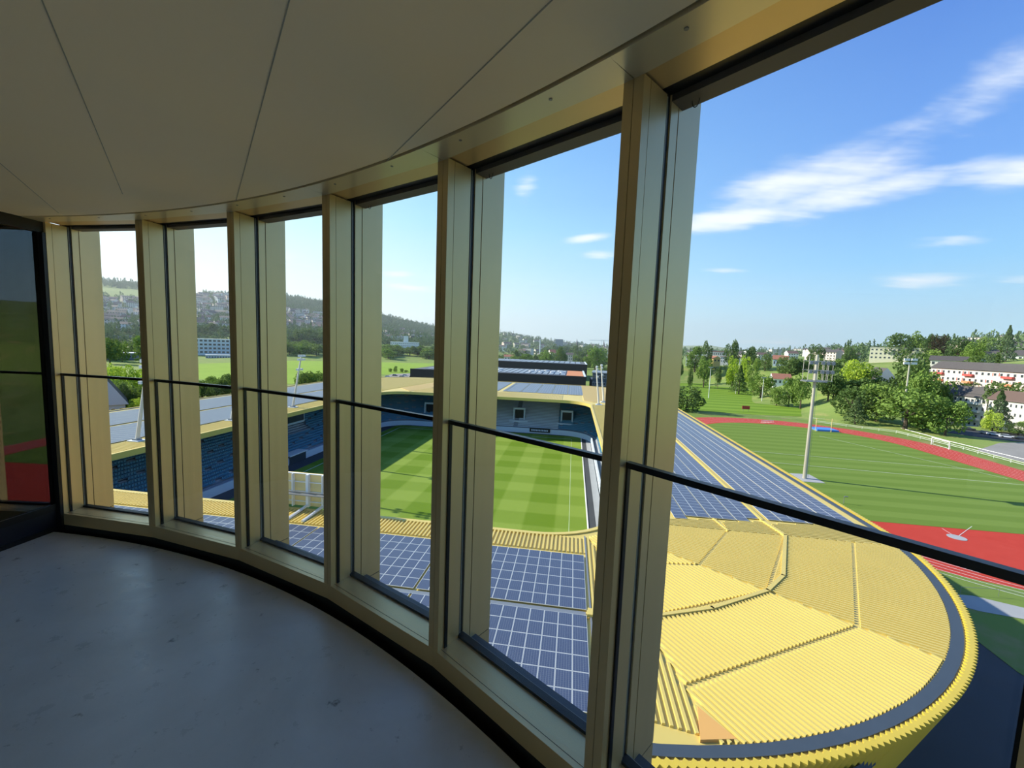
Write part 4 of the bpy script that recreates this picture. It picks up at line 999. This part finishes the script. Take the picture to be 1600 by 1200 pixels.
# ------------------------------------------------------------------ buildings
def house_mesh(name, wl, dp, h, rh, wm, rm, nw=4, nf=2, flat_roof=False, winw=.45):
    m = MB(); m.box(-wl/2, wl/2, -dp/2, dp/2, -6, h, wm)
    if flat_roof: m.box(-wl/2-.3, wl/2+.3, -dp/2-.3, dp/2+.3, h, h+.5, rm)
    else:
        e = .6; a = [(-wl/2-e, -dp/2-e, h-.2), (wl/2+e, -dp/2-e, h-.2), (wl/2+e, dp/2+e, h-.2), (-wl/2-e, dp/2+e, h-.2), (-wl/2-e, 0, h+rh), (wl/2+e, 0, h+rh)]
        m.face([a[0], a[1], a[5], a[4]], rm); m.face([a[2], a[3], a[4], a[5]], rm); m.face([a[0], a[4], a[3]], wm); m.face([a[1], a[2], a[5]], wm); m.face([a[0], a[3], a[2], a[1]], rm)
    for fl in range(nf):
        for i in range(nw):
            x = -wl/2+wl*(i+.5)/nw; z = (fl+.35)*h/nf
            m.box(x-wl/nw*winw/2, x+wl/nw*winw/2, -dp/2-.06, -dp/2+.02, z, z+h/nf*.45, winm)
    return m.data(name)
HM = [house_mesh('house', 13, 10, 7, 3.5, offw, rtile), house_mesh('house', 16, 11, 9, 3, white, rtile, 5, 3), house_mesh('house', 20, 12, 12, 0, offw, rtile, 6, 4, True), house_mesh('house', 11, 9, 6, 3.2, white, rtile, 3, 2), house_mesh('house', 24, 12, 9, 3, pinkw, rtile, 7, 3), house_mesh('house', 13, 10, 6.5, 3.2, white, mat('brown tiles', (.16, .10, .08), .8), 4, 2)]
HL = []
def houses(n, zones, lab, grp, sc=1.0):
    s = samp(zones)
    for i in range(n):
        x, y, z = s(); HL.append((math.hypot(x, y), x, y, z+1.5, int(RNG.integers(len(HM))), -math.atan2(x, y)+RNG.uniform(-.7, .7), sc, lab, grp))
houses(250, [(150, 245, 950, 1600, 5), (300, 370, 950, 1850, 6), (430, 520, 1100, 1500, 5)], 'small pale house on the steep populated hillside', 'houses on the steep hillside', 1.25)
houses(50, [(590, 690, 950, 1450, 4)], 'small pale house at the foot of the wooded hill', 'houses at the foot of the wooded hill', 1.1)
houses(40, [(780, 960, 900, 2200, 4)], 'small house in the distant town beyond the halls', 'houses in the distant town', 1.3)
houses(46, [(1185, 1345, 520, 1500, 4), (1060, 1180, 600, 1500, 1)], 'small roof in the town on the plateau', 'houses on the plateau', 1.0)
houses(12, [(1380, 1600, 560, 900, 4)], 'villa high on the wooded slope', 'villas on the wooded slope', 1.0)
HL.sort(key=lambda h: h[0]/h[6])
for hh_ in HL[:275]:
    o = link(HM[hh_[4]], 'house'); o.location = hh_[1:4]; o.rotation_euler = (0, 0, hh_[5]); o.scale = (hh_[6],)*3; tag(o, hh_[7], 'house', hh_[8])
VV = []; FF = []; MI = []; MS = []; nv = 0
for hh_ in HL[275:]:
    me = HM[hh_[4]]; A = np.array([v.co[:] for v in me.vertices])*hh_[6]; c_, s_ = math.cos(hh_[5]), math.sin(hh_[5])
    VV.append(np.stack([A[:, 0]*c_-A[:, 1]*s_+hh_[1], A[:, 0]*s_+A[:, 1]*c_+hh_[2], A[:, 2]+hh_[3]], 1)); FF += [[i+nv for i in p.vertices] for p in me.polygons]; nv += len(A)
    for p in me.polygons:
        m_ = me.materials[p.material_index]
        if m_ not in MS: MS.append(m_)
        MI.append(MS.index(m_))
o = link(npmesh('hillside_houses', np.concatenate(VV), FF, MS, MI), 'hillside_housing'); tag(o, 'crowd of smallest distant houses high on the slopes', 'houses', kind='stuff')
def building(name, px0, px1, ytop, ybot, r, depth, label, wm, rm, nf, nw, roof='flat', rh=3.0, rot=0.0, winw=.5, winh=.45, singles=True, cat='building', under=0, wmat=None, r2=None):
    p0 = at(px0, ytop, r*math.hypot((px0-800)/FPX, 1))   # r, r2: depth of the two ends along the view
    p1 = at(px1, ytop, r2*math.hypot((px1-800)/FPX, 1) if r2 else p0.to_2d().length); p1.z = p0.z
    mid = (p0+p1)/2; L = (p1-p0).to_2d().length; ang = math.atan2(p1.y-p0.y, p1.x-p0.x)+rot
    zt = mid.z; zb = at(px0, ybot, p0.to_2d().length).z
    E_ = empty(name, (mid.x, mid.y, zb), ang); tag(E_, label, cat); h = zt-zb
    def P(mb, nm, par=None):
        o = bpy.data.objects.new(nm, mb.data(nm)); COL.objects.link(o); o.parent = par or E_; return o
    f = MB(); f.box(-L/2, L/2, 0, depth, -under, h, wm); P(f, 'wall')
    f = MB()
    if roof == 'flat': f.box(-L/2-.4, L/2+.4, -.4, depth+.4, h, h+.5, rm)
    else:
        e = .8
        if roof == 'gable_long': a = [(-L/2-e, -e, h-.2), (L/2+e, -e, h-.2), (L/2+e, depth+e, h-.2), (-L/2-e, depth+e, h-.2), (-L/2-e, depth/2, h+rh), (L/2+e, depth/2, h+rh)]; q = [(0, 1, 5, 4), (2, 3, 4, 5), (0, 4, 3), (1, 2, 5), (0, 3, 2, 1)]; mm = [rm, rm, wm, wm, rm]
        else: a = [(-L/2-e, -e, h-.2), (L/2+e, -e, h-.2), (L/2+e, depth+e, h-.2), (-L/2-e, depth+e, h-.2), (0, -e, h+rh), (0, depth+e, h+rh)]; q = [(0, 4, 5, 3), (1, 2, 5, 4), (0, 1, 4), (2, 3, 5), (0, 3, 2, 1)]; mm = [rm, rm, wm, wm, rm]
        for qq, m_ in zip(q, mm): f.face([a[i] for i in qq], m_)
    P(f, 'roof')
    k = 0; wins = []
    for fl in range(nf):
        for i in range(nw):
            x = -L/2+L*(i+.5)/nw; z = h*(fl+.30)/nf; ww = L/nw*winw/2
            wins.append((x, z, ww, h/nf*winh))
    if singles and len(wins) <= 100:
        f = MB(); x, z, ww, hh = 0, 0, wins[0][2], wins[0][3]; f.box(-ww, ww, -.08, .03, 0, hh, white); me = f.data('window')
        f = MB(); f.box(-ww*.9, ww*.9, -.11, .0, hh*.06, hh*.94, wmat or winm); me2 = f.data('pane')
        for x, z, ww, hh in wins: o = link(me, 'window', E_); o.location = (x, 0, z); link(me2, 'pane', o)
    else:
        f = MB()
        for x, z, ww, hh in wins: f.box(x-ww, x+ww, -.08, .03, z, z+hh, wmat or winm)
        tag(P(f, 'window'), kind='stuff')
    return E_, L, h, P
E_, L, h, P = building('apartment_building', 1456, 1680, 574, 604, 262, 12, 'long pale apartment block with red and orange balconies and a brown roof', pinkw, rtile, 3, 22, 'gable_long', 4.2, 0.0, .42, .4, r2=195, under=8)
for i in range(22):
    if i % 6 == 4 or i % 6 == 5: pass
for j, xb in enumerate((.08, .33, .62, .86)):
    for fl in range(3):
        f = MB(); x = -L/2+L*xb; f.box(x-2.6, x+2.6, -1.5, 0, h*fl/3+.1, h*fl/3+1.3, orng if fl < 2 else redp); P(f, 'balcony')
for i in range(22):
    for fl in range(3):
        if (i*7+fl*3) % 5 in (0, 3):
            f = MB(); x = -L/2+L*(i+.5)/22; ww = L/22*.3; f.box(x-ww-.35, x-ww, -.12, 0, h*(fl+.28)/3, h*(fl+.72)/3, redp); P(f, 'shutter')
E_, L, h, P = building('apartment_building', 1443, 1545, 611, 654, 245, 11, 'white apartment block with a brown tiled roof and stacked balconies behind the trees', offw, rtile, 4, 12, 'gable_long', 5.0, 0, .4, .4, under=6, r2=212)
for fl in range(4):
    f = MB(); f.box(L/2-9, L/2-2.5, -1.6, 0, h*fl/4+.1, h*fl/4+1.2, white); P(f, 'balcony')
f = MB(); f.box(L/2-14, L/2-1, 1.0, 3.0, h+1.0, h+1.5, winm); P(f, 'solar_collector')
building('apartment_building', 1546, 1690, 623, 676, 209, 11, 'white apartment wing with a reddish brown roof behind the dark conifer', offw, mat('reddish brown tiles', (.12, .075, .06), .8), 4, 16, 'gable_long', 4.6, 0, .35, .4, under=5, r2=175)
building('house', 1365, 1403, 594, 604, 262, 16, 'white gabled house with a dark triangular attic window among the trees', white, rtile, 1, 4, 'gable_across', 8.0, .35, .4, .5, under=8, cat='house')
building('modern_block', 1360, 1446, 543, 561, 420, 20, 'flat roofed cream block with rows of dark windows on the hill', mat('cream render', (.62, .60, .44), .8), offw, 3, 12, 'flat', under=5)
building('house', 1546, 1640, 539, 549, 400, 14, 'white house with a grey roof highest on the hill', white, rtile, 1, 8, 'gable_long', 4.5, .1, under=4, cat='house')
building('house', 1514, 1600, 553, 562, 345, 14, 'long low white house with a dark flat hipped roof above the apartments', white, rtile, 1, 9, 'gable_long', 4.2, .0, under=4, cat='house')
building('house', 1454, 1512, 562, 572, 290, 12, 'low house with a wide grey roof behind the apartment block', offw, rtile, 1, 6, 'gable_long', 3.0, .0, under=4, cat='house')
building('school_building', 1072, 1102, 556, 566, 455, 12, 'long two-storey white school with a thin brown roof', white, rred, 2, 10, 'flat', under=4)
building('school_building', 1126, 1160, 557.5, 566, 455, 12, 'white school wing with a brown roof beside the yellow gable', white, rred, 2, 10, 'flat', under=4)
building('school_building', 1098, 1138, 549, 556, 480, 12, 'upper school wing with a long brown roof', offw, rred, 1, 12, 'flat', under=4)
building('house', 1114.5, 1126.5, 560, 566.5, 440, 14, 'yellow gabled house between the school wings', yelw, rred, 1, 2, 'gable_across', 2.8, .5, under=4, cat='house')
building('house', 1209, 1237, 591, 601, 315, 14, 'white house with a brown roof behind the training field trees', white, rred, 1, 4, 'gable_long', 3.6, .2, under=4, cat='house')
building('house', 1208, 1231, 561, 572, 420, 14, 'pale blue walled house with a round brown roof above the field trees', mat('pale blue render', (.45, .55, .66), .8), rred, 1, 5, 'gable_long', 4.0, .0, under=4, cat='house')
# left side
building('office_block', 296, 372, 529, 553, 560, 18, 'long grey office block with regular window rows below the hill', parap, white, 4, 11, 'flat', winw=.72, winh=.55, under=6)
building('school_building', 321, 372, 555, 566.5, 520, 14, 'low pale building with two window rows beside the meadow', mat('pale grey render', (.50, .54, .60), .8), white, 2, 12, 'flat', under=4)
building('industrial_hall', 160, 232, 552, 562, 420, 25, 'low grey industrial hall below the hillside', mat('grey cladding', (.22, .23, .27), .8), white, 1, 8, 'flat', under=4, winw=.7)
building('office_block', 176, 225, 524, 536, 640, 18, 'long dark ribbon-window building below the hillside trees', mat('grey blue cladding', (.20, .22, .27), .8), greym, 2, 6, 'flat', under=8, winw=.8)
building('house', 128, 196, 634, 660, 118, 16, 'white gabled house with a black roof edge behind the stand roof', mat('plaster grey white', (.50, .52, .56), .8), mat('black roof', (.02, .02, .025), .8), 1, 5, 'gable_across', 8.5, .0, under=10, cat='house')
E_, L, h, P = building('hospital_building', 610, 655, 534, 545, 800, 30, 'wide white hospital building at the edge of the wood', white, white, 3, 14, 'flat', under=10, singles=True, winw=.6, winh=.3)
f = MB(); f.box(-L*.05, L*.12, 2, 16, h, h+12, white); P(f, 'stair_tower')
building('tower_block', 868, 880, 530, 546, 1500, 25, 'distant grey tower block on the skyline beyond the halls', mat('tower grey', (.25, .28, .33), .8), greym, 9, 5, 'flat', under=30)
building('house', 788, 802, 557, 563, 640, 14, 'low house with a red roof at the edge of the park trees', offw, rred, 1, 3, 'gable_long', 3, .0, under=6, cat='house')
building('house', 860, 869, 551, 556, 800, 14, 'house with a pale orange roof between park trees', offw, rred, 1, 3, 'gable_long', 6, .3, under=6, cat='house')
building('house', 885, 895, 554, 563, 640, 14, 'small pink and white house between the park trees', pinkw, rtile, 2, 3, 'gable_long', 3, .0, under=6, cat='house')
building('commercial_building', 926, 960, 583, 605, 225, 20, 'blue grey commercial building behind the far roof corner', flash, greym, 2, 8, 'flat', under=4, winw=.7)
# church spires, chimney mast and cranes in the town
for px, yt, yb, r, lab in ((901.5, 529, 545, 1600, 'needle-thin dark church spire on the town skyline'), (943.5, 531, 546, 1800, 'dark church spire with a broad base near the masts')):
    a, b = at(px, yt, r), at(px, yb, r); S_ = empty('church', (b.x, b.y, b.z)); tag(S_, lab, 'church')
    f = MB(); f.box(b.x-4, b.x+4, b.y-4, b.y+4, b.z-20, b.z+(a.z-b.z)*.3, offw if px > 920 else greym); part(f, 'tower', S_)
    f = MB(); f.bar((b.x, b.y, b.z+(a.z-b.z)*.3), a, 4.5, rtile, 8, .1); part(f, 'spire', S_)
a, b = at(844, 530, 900), at(844, 553, 900); f = MB(); f.bar(b-Vector((0, 0, 25)), a, 1.3, parap, 8, 1.0); o = f.build('chimney'); tag(o, 'thin pale chimney mast rising from the park trees', 'chimney')
for px0, px1, y, r, lab in ((921, 952, 531.5, 1500, 'long thin tower crane jib on the skyline beside the spires'), (893, 908, 534, 1700, 'small faint crane above the town')):
    a, b = at(px0, y, r), at(px1, y+.8, r); c = a.lerp(b, .62); K_ = empty('tower_crane', (c.x, c.y, 0)); tag(K_, lab, 'crane')
    f = MB(); f.bar(a, b, .9, parap, 4); part(f, 'jib', K_); f = MB(); f.bar((c.x, c.y, 0), c+Vector((0, 0, 4)), .9, parap, 4); part(f, 'crane_tower', K_)
# exhibition halls
def hall(v0, v1, u0, u1, zt, label, skylights, pvx):
    H = empty('exhibition_hall', ((v0+v1)/2, (u0+u1)/2, 0)); tag(H, label, 'hall')
    f = MB(); f.box(v0, v1, u0, u1, 0, zt, brownb); part(f, 'wall', H)
    f = MB(); f.box(v0+.8, v1-.8, u0+.8, u1-.8, zt, zt+.12, mat('hall roof sheet', (.10, .11, .12), .7)); f.box(v1-1.2, v1, u0, u1, zt, zt+.5, parap); f.box(v0, v1, u0, u0+.6, zt, zt+.35, brownb); part(f, 'roof', H)
    for i in range(pvx[2]):
        w_ = (pvx[1]-pvx[0])/pvx[2]; x = pvx[0]+i*w_
        f = MB(); f.box(x, x+w_*.8, u0+(u1-u0)*.12, u1-(u1-u0)*.15, zt+.2, zt+.4, cellm); part(f, 'solar_strip', H)
    for (x, y) in skylights:
        f = MB(); f.prism([(x-2+2*math.cos(a), y+1.3*math.sin(a)) for a in np.linspace(0, 6.28, 12)[:-1]], zt+.1, zt+1.1, white); part(f, 'skylight', H)
hall(-108, 8.5, 268, 332, 12, 'dark brown exhibition hall with skylights just beyond the stadium', [(-50, 300), (-56, 318), (-27, 296), (-20, 296), (-24, 312), (-17, 312), (-12, 296), (-5, 297), (-7, 311)], (-100, -4, 24))
f = MB(); f.box(-4, 7, 272, 328, 12.15, 12.3, mat('orange hall roof strip', (.55, .22, .09), .8)); hs = [o for o in COL.objects if o.name == 'exhibition_hall'][0]; part(f, 'roof_strip', hs)
hall(-130, 13, 395, 470, 14.5, 'second dark exhibition hall with a striped solar roof behind the first', [], (-110, 8, 22))
hall(12, 27, 275, 300, 10, 'small dark annex building at the end of the exhibition halls', [], (14, 25, 2))
# cars
def car(loc, rz, paint, label, cat='car'):
    C_ = empty('car', loc, rz); tag(C_, label, cat)
    def P(mb, nm): o = bpy.data.objects.new(nm, mb.data(nm)); COL.objects.link(o); o.parent = C_
    f = MB(); f.prism([(-2.2, -.85), (2.2, -.85), (2.3, 0), (2.2, .85), (-2.2, .85), (-2.3, 0)], .3, .85, paint)
    i = len(f.v); b = [(-1.9, -.8, .85), (1.2, -.8, .85), (1.2, .8, .85), (-1.9, .8, .85)]; t_ = [(-1.3, -.65, 1.42), (.5, -.65, 1.42), (.5, .65, 1.42), (-1.3, .65, 1.42)]
    f.face(t_, paint); P(f, 'body')
    f = MB()
    for k in range(4): j = (k+1) % 4; f.face([b[k], b[j], t_[j], t_[k]], winm)
    P(f, 'window')
    for x in (-1.4, 1.4):
        for y in (-.8, .8): f = MB(); f.bar((x, y-.1, .32), (x, y+.1, .32), .32, black, 10); P(f, 'wheel')
for px, py, rz, pm, lab in ((1513, 672, -.55, card, 'dark car parked in the tree shade beside the free-standing tree'), (1540, 678, -.5, cars, 'silver car parked below the lime tree'), (1553, 680, -.5, carw, 'white car parked just behind the lime tree trunk'), (1573, 684, -.5, carw, 'white estate car parked before the apartment wing'), (1597, 687, -.5, card, 'dark car at the end of the parked row')):
    c = on(px, py, 0); car((c.x, c.y, 0.02), rz, pm, lab)
c = None
for i in range(8):
    p = on(606+i*9+(i % 3)*2, 589.5-(i % 2)*2.0, 0); car((p.x, p.y, .05), RNG.uniform(-.3, .3), (carw, card, cars)[i % 3], 'tiny parked car in the lot beyond the far roof'); [o for o in COL.objects if o.name.startswith('car')][-1]
for o in COL.objects:
    if o.get('label') == 'tiny parked car in the lot beyond the far roof': o['group'] = 'parked cars in the far lot'

# ------------------------------------------------------------------ summer haze over the valley and the hills
hz = bpy.data.materials.new('haze'); hz.use_nodes = True; gg = G(hz.node_tree); gg.n.clear()
vs = gg.node('ShaderNodeVolumeScatter'); vs.inputs['Color'].default_value = (.80, .90, 1.0, 1); vs.inputs['Density'].default_value = .00016; vs.inputs['Anisotropy'].default_value = .35
oo = gg.node('ShaderNodeOutputMaterial'); gg.l.new(vs.outputs[0], oo.inputs['Volume'])
f = MB(); f.prism([(-3200, 330), (-420, 330), (900, 330), (3200, 1200), (3200, 6500), (-5200, 6500)], -20, 420, hz)
o = f.build('valley_haze'); tag(o, kind='stuff', label='thin blue summer haze lying over the valley and distant hills', cat='haze')
